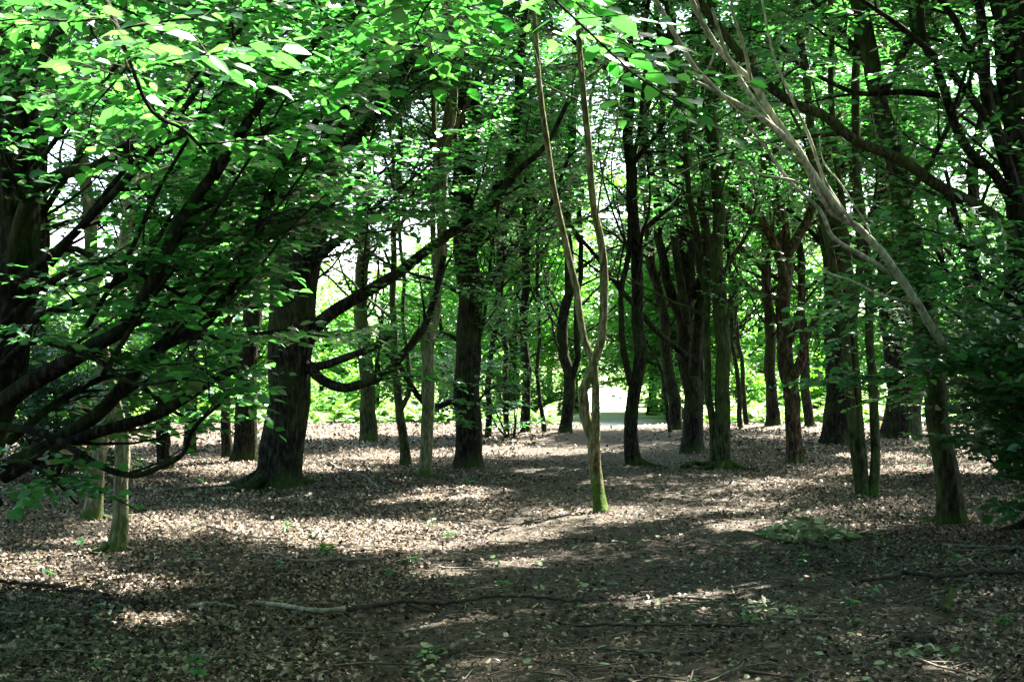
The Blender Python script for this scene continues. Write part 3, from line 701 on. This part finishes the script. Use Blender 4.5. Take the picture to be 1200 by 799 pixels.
T("leaning_tree", "mossy-footed trunk leaning away from the path, in front of the shady bushes", "tree", None,
  [([(1117, 615), (1110, 572), (1100, 513), (1094, 462), (1088, 406), (1082, 355), (1070, 300), (1058, 240), (1044, 180), (1033, 127), (1024, 83), (1014, 30), (1006, -20)], 29, 19)],
  limbs=[([(1075, 320), (1040, 330), (1010, 350), (985, 390)], 13.2, 13.0, 4, 2, .6), ([(1058, 236), (1090, 190), (1120, 130), (1150, 60)], 13.2, 12.5, 9, 4, .8)],
  top=10, H=9.5, h0=3.7, nlimb=9, llen=2.4, bk=BK_MOSS, flare=.4)
T("bent_dead_sapling", "bare pale sapling bent right over across the upper picture", "sapling", None,
  [([(1222, 604), (1214, 555), (1190, 500), (1150, 448), (1110, 408), (1072, 355), (1046, 318), (1036, 298), (1014, 268), (988, 255), (961, 229), (939, 188), (912, 157), (894, 137), (856, 120), (826, 90), (800, 48), (770, 0), (750, -40)], 13, 5, 10.0, False)],
  limbs=[([(988, 252), (950, 200), (935, 175), (905, 135), (880, 95), (848, 65), (822, 25), (806, -10)], 11.0, 10.4, 9, 6.5, 0), ([(1046, 322), (1012, 300), (985, 285), (972, 272), (960, 245), (925, 212), (895, 170), (870, 140)], 11.3, 10.7, 6, 3.5, 0),
         ([(912, 157), (875, 105), (850, 60), (835, 10)], 10.67, 10.2, 6, 4, 0), ([(1000, 262), (968, 215), (948, 160), (925, 110), (905, 60), (893, 0)], 11.05, 10.6, 4.5, 2.5, 0), ([(939, 188), (905, 170), (872, 160), (842, 150), (815, 140)], 10.8, 10.4, 3.4, 1.6, 0), ([(961, 229), (930, 212), (893, 205), (866, 190), (836, 186)], 10.9, 10.5, 3.4, 1.6, 0), ([(880, 95), (872, 55), (860, 20), (856, -10)], 10.5, 10.2, 4.5, 3, 0), ([(1072, 355), (1030, 345), (1000, 330), (968, 318), (948, 295)], 11.4, 11.0, 3.8, 1.8, 0), ([(845, 112), (815, 96), (775, 92), (735, 80), (705, 64), (680, 35)], 10.4, 9.9, 4, 1.5, 0),
         ([(826, 90), (838, 55), (822, 20), (815, -10)], 10.33, 10.1, 3, 2, 0), ([(894, 137), (868, 132), (830, 95), (800, 60)], 10.55, 10.2, 2.5, 1.2, 0), ([(1020, 275), (1010, 255), (985, 215), (965, 190), (960, 160)], 11.15, 10.9, 2.5, 1.2, 0)],
  H=5, d=12.0, nlimb=0, bk=BK_BARE, flare=.2)
T("many_limbed_tree", "black trunk at the picture's edge with sinuous limbs above the dark shrub", "tree", None,
  [([(1236, 622), (1226, 560), (1215, 480), (1206, 400), (1200, 320), (1197, 220), (1194, 120), (1188, 0), (1180, -60)], 46, 36)],
  limbs=[([(1205, 300), (1175, 262), (1142, 240), (1100, 218), (1062, 191), (1040, 180), (1003, 165), (965, 135), (928, 120), (890, 90), (849, 41), (819, 0), (800, -40)], 12.6, 11.2, 15, 10, .25, BK_MOSS),
         ([(1200, 330), (1196, 250), (1171, 165), (1156, 112), (1153, 56), (1147, 0), (1140, -40)], 12.6, 12.0, 17, 11, .7), ([(1198, 260), (1166, 205), (1138, 180), (1119, 146), (1104, 98), (1082, 45), (1078, 0), (1076, -40)], 12.6, 11.6, 13, 9, .7),
         ([(1198, 190), (1150, 130), (1110, 80), (1060, 35), (1010, 0)], 12.6, 11.4, 12, 5, .8), ([(1204, 380), (1178, 365), (1150, 330), (1128, 280), (1108, 200)], 12.6, 11.8, 11, 5, .9),
         ([(1100, 112), (1060, 108), (1010, 110), (980, 100), (940, 78), (915, 55)], 12.4, 11.8, 8, 4, .5), ([(1206, 430), (1160, 400), (1120, 340), (1095, 290), (1062, 255)], 12.8, 13.4, 9, 3, .9),
         ([(1208, 440), (1170, 425), (1125, 420), (1080, 432), (1040, 452)], 12.8, 11.6, 5, 2, .8), ([(1206, 360), (1160, 330), (1110, 325), (1060, 345), (1010, 372)], 12.8, 11.6, 6, 2, .8)],
  H=9.5, h0=3.4, nlimb=9, llen=3.0, dens=1.0, az=(70, 280))
# leafy shrub in front of it
def shrub(name, label, cat, group, px, py, h, w, nst, dens=1.15, leaf=None, lsize=.09, spread=.42, d=None, lod=None, elev=(35, 80)):
    D = d or gd(py); x = (px - 600) / F * D
    base = np.array([x, D, float(gz(x, D))])
    lod = lod if lod is not None else (0 if D < 13 else 1 if D < 26 else 2)
    root = empty(name, base); tag(root, label, cat, group); tw = []
    for k in range(nst):
        a = k * 2.4 + rng.uniform(-.4, .4); e = R(rng.uniform(*elev))
        L = rng.uniform(.6, 1.0) * (h if e > 1 else w * .9)
        q = wander(base + np.array([math.cos(a) * .1, math.sin(a) * .1, -.03]), np.array([math.cos(a) * math.cos(e), math.sin(a) * math.cos(e), math.sin(e)]), L, 9, .0, .10)
        q[:, 2] = np.maximum(q[:, 2], base[2] + .02 * np.arange(9))
        rr = np.linspace(.008 + .006 * L, .004, 9)
        mb = MB(); mb.tube(q, rr, 6); ramify(mb, tw, q, rr, lod, .26, .12, spread)
        mb.build("stem", BK_DARK, root, base)
    cr = MB()
    twigs_and_leaves(cr, np.vstack([t[0] for t in tw]), np.vstack([t[1] for t in tw]), np.concatenate([t[2] for t in tw]), lsize * (1, 1.1, 1.6)[lod], (T_NEAR, T_MID, T_MID)[lod], (.045, .055, .085)[lod] / dens)
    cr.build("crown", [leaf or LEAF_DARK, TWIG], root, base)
    return root
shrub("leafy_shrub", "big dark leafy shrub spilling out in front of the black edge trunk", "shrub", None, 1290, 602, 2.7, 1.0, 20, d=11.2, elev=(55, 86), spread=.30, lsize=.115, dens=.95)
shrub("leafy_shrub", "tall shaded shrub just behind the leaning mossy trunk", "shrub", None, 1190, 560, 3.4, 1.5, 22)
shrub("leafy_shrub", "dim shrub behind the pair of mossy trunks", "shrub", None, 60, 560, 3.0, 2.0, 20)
shrub("leafy_shrub", "young leafy growth beside the straight black trunk", "shrub", None, 598, 507, 3.4, 1.5, 9, dens=.9, d=33, leaf=LEAF)

# thinner and farther trunks of the wood
FAR = [
 ("dark_tree", "dark upright trunk seen past the long curving bough", [([(432, 517), (431, 470), (429, 420), (426, 330), (424, 230), (420, 120)], 22, 14, 31.5)], 3.6, 10, BK_MOSS),
 ("dark_tree", "thin forked stem between the upright trunk and the pale slender one", [([(476, 545), (472, 500), (468, 465), (463, 420), (460, 370), (464, 290)], 13, 8, 22.8), ([(470, 480), (479, 460), (480, 425), (474, 385), (470, 320)], 7, 5, 22.8)], 3.4, 6, BK_MOSS),
 ("dark_tree", "thick dark trunk close on the far side of the forked black tree", [([(286, 541), (290, 480), (293, 410), (296, 320), (298, 220)], 30, 20, 23.6)], 3.2, 10, BK_DARK),
 ("dark_tree", "thin dark trunk beside the thick one, away from the forked tree", [([(267, 538), (264, 470), (264, 390), (262, 300), (258, 200)], 13, 9, 24.5)], 3.0, 8, BK_DARK),
 ("dark_tree", "shadowy trunk in the gap past the mossy pair", [([(196, 548), (192, 500), (190, 430), (186, 330)], 20, 13, 22.0)], 2.6, 9, BK_DARK),
 ("dark_tree", "crooked shadowy trunk nearest the sunlit gap under the low bough", [([(222, 530), (224, 480), (220, 420), (214, 330)], 17, 11, 26.0)], 2.8, 9, BK_DARK),
 ("dark_tree", "shadowy trunk farthest into the dark side of the wood", [([(40, 545), (44, 480), (50, 400), (52, 300)], 24, 16, 24.0)], 2.4, 10, BK_DARK),
 ("dark_tree", "slender stem standing before the young leafy growth", [([(594, 508), (592, 440), (590, 370), (588, 280), (584, 180)], 8, 6, 35.0)], 3.8, 7, BK_DARK),
 ("dark_tree", "straight trunk amid the young leafy growth by the track", [([(616, 508), (616, 450), (615, 380), (618, 300), (620, 200)], 13, 9, 34.8)], 3.8, 8, BK_DARK),
 ("dark_tree", "wand-thin stem next to the trunk amid the leafy growth", [([(638, 509), (634, 470), (631, 420), (628, 330), (630, 240)], 6, 4, 34.6)], 4.2, 5, BK_DARK),
 ("dark_tree", "black trunk dividing in two just short of the bright track", [([(662, 510), (662, 460), (662, 400), (664, 340), (666, 250), (672, 150)], 17, 10, 34.5), ([(666, 455), (674, 420), (677, 380), (676, 320), (680, 220)], 9, 6, 34.5)], 4.0, 9, BK_DARK),
 ("dark_tree", "dark trunk tilted towards the bright track, next to the fused clump", [([(793, 503), (788, 450), (780, 410), (772, 370), (762, 300), (755, 220)], 17, 11, 37.0)], 4.0, 9, BK_DARK),
 ("dark_tree", "whip-thin stem bowed over beside the tilted trunk", [([(786, 500), (780, 470), (773, 440), (763, 410), (756, 385), (753, 340)], 5, 3, 36.0)], 5.0, 3, BK_DARK),
 ("dark_tree", "slim stem, nearer one of two close together by the green trunk", [([(868, 501), (862, 450), (856, 400), (855, 320)], 7, 5, 38.0)], 3.8, 5, BK_DARK),
 ("dark_tree", "slim stem, farther one of two close together by the green trunk", [([(876, 501), (871, 455), (868, 410), (862, 330)], 7, 5, 39.5)], 3.8, 5, BK_DARK),
 ("dark_tree", "dark trunk flaring at its foot between the green trunk and the flaking one", [([(906, 503), (907, 460), (904, 410), (900, 330), (898, 230)], 17, 12, 38.5)], 3.6, 9, BK_DARK),
 ("dark_tree", "half-hidden trunk tucked behind the flaking one", [([(950, 506), (948, 460), (943, 400), (940, 320)], 14, 10, 37.5)], 3.6, 8, BK_DARK),
 ("dark_tree", "upright dark trunk in the shade past the broadest one", [([(1103, 508), (1102, 450), (1098, 380), (1096, 280)], 18, 12, 36.0)], 3.0, 9, BK_DARK),
 ("dark_tree", "deeply shaded trunk behind the big leafy shrub", [([(1152, 520), (1150, 450), (1146, 370), (1142, 280)], 24, 16, 30.0)], 2.8, 10, BK_DARK),
 ("dark_tree", "slim green stem rising past the top of the leaning tree", [([(1003, 520), (1003, 420), (1003, 300), (1002, 200), (1001, 80)], 12, 9, 27.0)], 4.0, 7, BK_MOSS),
 ("dark_tree", "tall thin dark stem above the pale slender tree's far side", [([(572, 512), (574, 440), (582, 360), (592, 270), (604, 170), (612, 60)], 8, 6, 33.0)], 4.4, 7, BK_DARK),
]
for nm, lb, st, h0, nl, bk in FAR:
    D = st[0][3]
    T(nm, lb, "tree", "dark trunks standing farther into the wood", st, H=rng.uniform(10, 12.5), h0=h0, nlimb=nl, llen=2.9, bk=bk, d=D, flare=.3, sec_step=.23, bare=7)

# unseen trees added sunward and behind, to shade the floor and block skylight
SHADE = [(7.4, 10.5), (9.2, 17.0), (5.0, 4.2), (11.5, 24.0), (7.8, 6.8), (-9.5, 13.0), (-6.0, 3.2), (1.5, -3.2)]
proto = None
for k, (x, y) in enumerate(SHADE):
    yy = abs(y); px, py = 600 + x / yy * F, HZ + CH / yy * F
    o = proto = T("shade_tree", "unseen leafy tree around the viewer, added to shade the wood", "tree", "unseen trees added to shade the wood around the viewer",
              [([(px, py), (px + 6, py - 160), (px - 5, py - 360), (px + 10, py - 640)], 34, 26)], H=10.5, h0=4.2, nlimb=18, top=6, llen=4.0, lod=1, dens=.9, bk=BK_DARK) if y > 0 else copy_tree(proto, (x, y, float(gz(x, y))), 1.0)
for k, (x, y) in enumerate([(-4, -5), (5.5, -4), (-8.5, -1), (8.5, -.5), (-1.5, -8), (9, -8), (-9, -8), (3.5, -11), (-13, 5), (13.5, 4), (-5, -13), (-15, 18), (15, 14)]):  # more unseen copies, added to cut sky light on the trunks
    copy_tree(proto, (x, y, float(gz(x, y))), k * 1.9, .9 + .08 * (k % 3))

hz = shrub("leafy_shrub", "unseen dense shrub near the viewer, added to block sky light", "shrub", "unseen shrubs added around the viewer to block sky light", 600, 0, 4.2, 2.6, 26, d=9.0, lod=2, lsize=.12)  # ring of unseen shrubs, added to hold back skylight from behind
hz.location = (-7.5, -3.5, float(gz(-7.5, -3.5)))
for k, (x, y) in enumerate([(-4.5, -6.5), (-1, -7.5), (2.5, -7), (6, -5), (8.5, -2), (-8, 1.5), (9, 2.5), (5, -9), (-7, -8)]):
    copy_tree(hz, (x, y, float(gz(x, y))), k * 1.1, .9 + .1 * (k % 3))

# ================================================================== THE CLEARING AND WHAT IS BEYOND IT
def far_proto(h, nl, kind):
    D = 70.0
    foot = np.array([0., D, float(gz(0, D))])
    root = empty("sunlit_tree", foot); tw = []
    c = smooth(np.hstack([wander(foot + np.array([0, 0, -.1]), np.array([0, 0, 1.]), h, 7, .05, .05), np.linspace(.17, .02, 7)[:, None]]), 20)
    mb = MB(); mb.tube(c[:, :3], c[:, 3], 9, flare=.4, base_z=foot[2]); mb.build("trunk", BK_DARK, root, foot)
    mb = MB()
    for k in range(nl):
        z = foot[2] + h * (.12 + .85 * k / nl); i = int(np.argmin(abs(c[:, 2] - z))); a = k * 2.4
        f = k / nl; L = h * .3 * (1.15 - f) * rng.uniform(.8, 1.2) + .4; el = R(rng.uniform(15, 55))
        q = wander(c[i, :3], np.array([math.cos(a) * math.cos(el), math.sin(a) * math.cos(el), math.sin(el)]), L, 7, -.02, .12)
        mb.tube(q, np.linspace(.05, .01, 7), 5); ramify(mb, tw, q, np.linspace(.05, .01, 7), 2, .26, .12, .45)
    mb.build("branch", BK_DARK, root, foot)
    cr = MB()
    twigs_and_leaves(cr, np.vstack([t[0] for t in tw]), np.vstack([t[1] for t in tw]), np.concatenate([t[2] for t in tw]) * 1.3, .22, T_FAR, .11, cull=False, thick=0)
    cr.build("crown", [LEAF_FAR], root, foot)
    return root
protos = [far_proto(9.5, 34, 0), far_proto(13.5, 40, 1), far_proto(7.0, 30, 2)]
spots = []
for row, (y0, n, w) in enumerate(((60, 15, 27), (70, 15, 34), (83, 15, 42), (100, 15, 50))):
    for k in range(n):
        x = -w + 2 * w * (k + .5) / n + rng.uniform(-1.2, 1.2); y = y0 + rng.uniform(-3.5, 3.5)
        lim = (2.4, 1.7, 1.5, 1.5)[row]; dx = x - .075 * y
        if abs(dx) < lim: x = .075 * y + math.copysign(lim + rng.uniform(0, .5), dx)
        spots.append((x, y))
for k, (x, y) in enumerate(spots + [(7.0, 66.0), (2.6, 90.0)]):
    p = protos[k % 3 if k < len(spots) else 1]
    z = float(gz(x, y))
    if k < 3: p.location = (x, y, z); o = p
    else: o = copy_tree(p, (x, y, z), rng.uniform(0, 6.28), rng.uniform(.85, 1.2) if k < len(spots) else 1.35)
    tag(o, "sunlit leafy tree on the far side of the bright clearing", "tree", "sunlit trees beyond the clearing")

def bracken_proto(n, h):
    base = np.array([0., 48., 0.])
    root = empty("bracken_clump", base)
    mb = MB()
    for k in range(n):
        a = k * 2.4 + rng.uniform(-.5, .5); e = R(rng.uniform(35, 75)); L = h * rng.uniform(.7, 1.2)
        q = wander(base + np.array([math.cos(a), math.sin(a), 0]) * rng.uniform(0, .35), np.array([math.cos(a) * math.cos(e), math.sin(a) * math.cos(e), math.sin(e)]), L, 9, -.14, .05)
        mb.tube(q, np.linspace(.008, .003, 9), 3, 1, cap=False)
        t = np.repeat(np.linspace(.2, 1, 15), 2); s = np.tile([1., -1.], 15)
        sc = np.linspace(0, 1, 9); pos = np.stack([np.interp(t, sc, q[:, c]) for c in range(3)], 1)
        dr = rot_z(norm(q[-1] - q[0])[None].repeat(30, 0), s * 1.2); dr[:, 2] = dr[:, 2] * .3 - .1
        add_leaves(mb, pos, dr, np.tile([[0, 0, 1.]], (30, 1)) + rng.normal(0, .25, (30, 3)), L * .38 * (1.15 - t), T_FAR, 0)
    mb.build("fronds", [FERN, TWIG], root, base)
    return root
bp = [bracken_proto(16, 1.1), bracken_proto(13, .9), bracken_proto(20, 1.25)]
k = 0
for x, y in [(rng.uniform(-14, 17), rng.uniform(42.5, 56)) for _ in range(130)]:
    if abs(x - (.5 + .065 * y)) < 1.5 + .02 * y: continue
    z = float(gz(x, y)); p = bp[k % 3]
    if k < 3: p.location = (x, y, z); o = p
    else: o = copy_tree(p, (x, y, z), rng.uniform(0, 6.28), rng.uniform(.7, 1.25))
    tag(o, "bright green clump of bracken in the sunlit clearing", "bracken", "bracken clumps in the clearing"); k += 1
bs = None
for k, (px, D, sc) in enumerate([(395, 49, 1), (455, 54, 1.1), (540, 52, .9), (610, 56, 1.2), (650, 55, .9), (800, 53, 1.2), (850, 52, 1.1), (905, 50, 1.0), (960, 53, 1.2), (1010, 55, 1.2), (1075, 50, 1.1), (1130, 52, 1.2), (330, 53, 1.2), (260, 50, 1.1), (190, 54, 1.3), (120, 50, 1.2), (50, 53, 1.3)]):
    x = (px - 600) / F * D; z = float(gz(x, D))
    if bs is None: o = bs = shrub("bush", "", "bush", None, px, 0, 2.4, 1.6, 12, leaf=LEAF_FAR, lsize=.1, d=D, lod=2)
    else: o = copy_tree(bs, (x, D, z), k * 1.3, sc)
    tag(o, "leafy bush at the edge of the sunlit clearing", "bush", "bushes around the clearing")

# ================================================================== STICKS AND SMALL THINGS ON THE FLOOR
def stick(name, label, pts, w0, w1, m=None, twigs=(), lift=.05, group=None, dry=()):
    gp = []
    for px, py in pts:
        g = G(px, py); gp.append(g)
    gp = np.array(gp); d = gp[:, 1].mean()
    r = np.linspace(w0, w1, len(gp)) / F * d / 2
    gp[:, 2] += r * .6 + lift * (.45 + .25 * np.abs(rng.normal(0, 1, len(gp))))
    c = smooth(np.hstack([gp, r[:, None]]), 6 * len(gp))
    c[:, :3] += rng.normal(0, .004, (len(c), 3)) * (r.mean() / .01)
    mb = MB(); mb.tube(c[:, :3], np.maximum(c[:, 3], .002), 8, flute=.10, seed=int(rng.integers(0, 40)))
    base = gp[len(gp) // 2].copy(); base[2] = gz(base[0], base[1])
    if not twigs:
        o = mb.build(name, m or STICK, None, base); o.location = base
        return tag(o, label, "stick", group)
    root = empty(name, base); tag(root, label, "stick", group); mb.build("stem", m or STICK, root, base)
    if dry:     # paler wood at the thick end
        q = np.array([G(*p) for p in dry]); q[:, 2] += r[0] * .6 + lift * .6; q[-1] = gp[0]
        cc = smooth(q, 24); b = MB(); b.tube(cc, np.linspace(r[0] * .8, r[0] * 1.02, 24), 8, flute=.1); b.build("pale_end", STICK_P, root, base)
    for tp, ww in twigs:
        q = np.array([G(*p) for p in tp]); rr = np.linspace(ww, ww * .45, len(q)) / F * d / 2; q[:, 2] += rr + .014
        cc = smooth(np.hstack([q, rr[:, None]]), 12); b = MB(); b.tube(cc[:, :3], np.maximum(cc[:, 3], .0015), 6); b.build("side_twig", m or STICK, root, base)
    return root
stick("fallen_branch", "longest fallen branch lying across the floor, pale at its thick end", [(405, 719), (440, 714), (475, 712), (520, 713), (570, 707), (620, 706), (665, 709), (692, 713)], 6.5, 3, STICK_D,
      dry=[(300, 709), (330, 713), (375, 720), (406, 719)], twigs=[([(478, 712), (500, 719), (515, 720)], 5), ([(545, 711), (556, 716), (566, 718)], 2.5), ([(660, 709), (690, 706), (730, 704)], 2)])
stick("fallen_branch", "thin pale stick just short of the longest branch's thick end", [(222, 714), (240, 710), (262, 711), (275, 714)], 5, 3, STICK_P)
stick("fallen_branch", "dark stick lying in shade below the sunny patch", [(302, 656), (330, 659), (352, 664), (390, 662), (435, 661)], 4, 4, twigs=[([(360, 660), (380, 657), (438, 660)], 3)])
stick("fallen_branch", "short stick at the edge of the sunny patch", [(243, 626), (262, 629), (285, 634), (330, 637)], 3, 2)
stick("fallen_branch", "straight dark stick lying level on the bare path", [(674, 743), (720, 742), (780, 742), (846, 741)], 3.2, 2.2, STICK_D, twigs=[([(660, 748), (672, 738), (680, 734)], 2)])
stick("fallen_branch", "crooked stick beside the heap of wilted leaves", [(944, 640), (960, 646), (974, 648), (985, 655)], 6, 4, STICK_D)
stick("fallen_branch", "long thin branch running out from the heap of wilted leaves", [(860, 627), (890, 632), (930, 634), (980, 632), (1022, 629), (1060, 620), (1078, 622)], 4, 2, twigs=[([(1000, 632), (1020, 622), (1036, 620)], 2.2), ([(1030, 628), (1062, 624), (1092, 628)], 1.8)])
stick("fallen_branch", "pale twig end lying loose on the open path", [(798, 640), (812, 637), (830, 640), (846, 642)], 3, 2)
stick("fallen_branch", "straight long stick at the shrub's side of the floor", [(1108, 647), (1140, 649), (1170, 650), (1215, 653)], 4.5, 4)
stick("fallen_branch", "second of two parallel sticks at the shrub's side", [(1120, 653), (1160, 653), (1210, 648)], 3, 3)
stick("fallen_branch", "dark branch running out under the shade with a broken elbow", [(1008, 684), (1040, 681), (1060, 676), (1100, 680), (1150, 679), (1210, 679)], 5, 5, STICK_D, twigs=[([(1060, 676), (1075, 670), (1140, 668)], 3)])
stick("fallen_branch", "short stout mossy stick pointing towards the viewer", [(1108, 720), (1112, 708), (1117, 698)], 7, 8, BK_MOSS)
stick("fallen_branch", "bent grey stick beside the stout mossy one", [(1130, 713), (1148, 718), (1166, 722)], 5, 4)
stick("fallen_log", "short stump of brown rotting log near the picture's lower edge", [(1046, 757), (1062, 755), (1080, 757), (1092, 756)], 13, 11, STICK_D, lift=0)
stick("fallen_branch", "stubby curled stick at the bottom of the path", [(808, 779), (820, 776), (828, 772), (836, 770)], 5, 4, STICK_D)
stick("fallen_branch", "stick poking up from the very bottom of the floor", [(322, 798), (332, 792), (338, 779)], 5, 4, lift=.03)
stick("fallen_branch", "grey stick beside the scatter of green leaves", [(526, 768), (538, 762), (548, 757)], 6, 4)
stick("fallen_branch", "slim dark stick lying close to the leaf-strewn hollow", [(788, 706), (830, 704), (838, 706)], 3, 2)
stick("fallen_branch", "thin branch lying in the deep shade below the pair of mossy trunks", [(5, 722), (50, 724), (90, 721), (112, 717)], 3.5, 2)
stick("fallen_branch", "dark rotten branch in the deep shade below the sweeping boughs", [(0, 688), (40, 690), (90, 697), (130, 699)], 6, 4, STICK_D)
stick("fallen_branch", "arched dead branch springing up near the forked black tree's foot", [(385, 543), (400, 556), (425, 565), (445, 580)], 3, 2, lift=.10)
stick("fallen_branch", "bare dead branch lying beyond the mossy pair", [(186, 575), (240, 572), (288, 574)], 3, 2, lift=.05)
stick("fallen_branch", "mossy root-like branch reaching from the green trunk's foot", [(800, 549), (815, 546), (835, 547), (846, 545)], 5, 6, BK_MOSS)
stick("fallen_log", "fallen pole caught slanting in the shade past the triple-stemmed tree", [(1028, 502), (1050, 500), (1075, 494)], 7, 6, lift=.25)

for k in range(46):
    y = (5.9 ** .5 + rng.uniform() * (17 ** .5 - 5.9 ** .5)) ** 2; x = rng.uniform(-.42, .42) * y
    L = rng.uniform(.22, .8); a = rng.normal(0, .5) + (3.14 if rng.uniform() < .5 else 0)
    q = wander(np.array([0., 0, 0]), np.array([math.cos(a), math.sin(a), 0]), L, 7, 0, .16); q[:, 2] *= .1
    q[:, 0] += x; q[:, 1] += y; q[:, 2] += gz(q[:, 0], q[:, 1]) + .022
    b = np.array([x, y, float(gz(x, y))]); r = rng.uniform(.006, .013)
    root = empty("dead_stick", b); tag(root, "weathered grey stick lying among the fallen leaves", "stick", "weathered sticks scattered on the floor")
    mb = MB(); mb.tube(q, np.linspace(r, r * .45, 7), 6, flute=.1, seed=k); mb.build("stem", STICK if k % 3 else STICK_D, root, b)
    for m in range(int(rng.integers(0, 3))):
        j = int(rng.integers(2, 6)); e = wander(q[j], norm(q[j] - q[j - 1]) + np.array([rng.normal(0, .6), rng.normal(0, .6), .15]), L * rng.uniform(.15, .35), 4, 0, .15)
        mb = MB(); mb.tube(e, np.linspace(r * .6, .002, 4), 5); mb.build("side_twig", STICK, root, b)

for k in range(34):
    y = (6.2 ** .5 + rng.uniform() * (22 ** .5 - 6.2 ** .5)) ** 2; x = rng.uniform(-.42, .42) * y
    if path_offset(np.array(x), np.array(y)) < .9: x -= 2.4
    b = np.array([x, y, float(gz(x, y))]); h = rng.uniform(.07, .2); nl = int(rng.integers(5, 11))
    q = wander(b, np.array([rng.normal(0, .2), rng.normal(0, .2), 1]), h, 5, 0, .1)
    mb = MB(); mb.tube(q, np.linspace(.003, .0015, 5), 4, 1)
    t = rng.uniform(.45, 1, nl); aa = np.arange(nl) * 2.4; pos = np.stack([np.interp(t, np.linspace(0, 1, 5), q[:, c]) for c in range(3)], 1)
    add_leaves(mb, pos, np.stack([np.cos(aa), np.sin(aa), rng.normal(.05, .2, nl)], 1), np.tile([[0, 0, 1.]], (nl, 1)) + rng.normal(0, .25, (nl, 3)), rng.uniform(.04, .085, nl), T_NEAR)
    o = mb.build("seedling", [LEAF, TWIG], None, b); o.location = b
    tag(o, "little green tree seedling poking up through the dead leaves", "seedling", "tree seedlings dotted over the floor")

def heap(name, label, cat, px, py, wpx, dm, n, size, m, h=.10):
    g = G(px, py); w = wpx / F * g[1]
    mb = MB(); a = rng.uniform(0, 6.283, n); r = np.sqrt(rng.uniform(0, 1, n))
    x = g[0] + np.cos(a) * r * w; y = g[1] + np.sin(a) * r * dm
    pos = np.stack([x, y, gz(x, y) + h * (1 - r) * rng.uniform(.1, 1, n) + .01], 1) - g
    b = rng.uniform(0, 6.283, n)
    add_leaves(mb, pos, np.stack([np.cos(b), np.sin(b), rng.normal(0, .4, n)], 1), np.stack([rng.normal(0, .5, n), rng.normal(0, .5, n), np.ones(n)], 1), rng.uniform(.7, 1.2, n) * size, T_NEAR)
    for k in range(5):
        aa = rng.uniform(-.6, .6); q = wander(np.array([rng.uniform(-w, 0), rng.uniform(-dm, dm) * .5, .03]), np.array([math.cos(aa), math.sin(aa), .02]), w * 1.2, 6, 0, .15)
        mb.tube(q, np.linspace(.006, .002, 6), 5, 1)
    o = mb.build(name, [m, STICK]); o.location = g
    return tag(o, label, cat)
WILT = simple("wilted_leaf", [(0, (.09, .12, .05)), (.6, (.19, .23, .11)), (1, (.36, .39, .25))], .6, per_island=True, spec=.3, trans=.2)
FRESH = simple("fresh_seedling_leaf", [(0, (.06, .17, .02)), (1, (.14, .30, .04))], .5, per_island=True, spec=.3, trans=.4)
heap("wilted_branch", "heap of wilted grey-green leaves on a broken branch by the path", "leafy branch", 945, 629, 52, .6, 420, .11, WILT, .2)
heap("seedling", "single fresh green seedling by the dark stick below the sunny patch", "seedling", 383, 648, 12, .10, 26, .075, FRESH, .16)
heap("seedling", "small leafy seedling at the lower edge, among shaded dead leaves", "seedling", 120, 784, 12, .06, 16, .06, GREENFALL, .08)
heap("wilted_branch", "small heap of fresh torn leaves on the bare path near the bottom", "leafy branch", 508, 766, 22, .10, 40, .06, GREENFALL, .05)
heap("wilted_branch", "torn leafy spray lying in the hollow of the path", "leafy branch", 905, 712, 45, .30, 90, .06, WILT, .05)
heap("wilted_branch", "pale torn leaves beside the rotting log", "leafy branch", 1090, 770, 30, .12, 50, .06, WILT, .06)
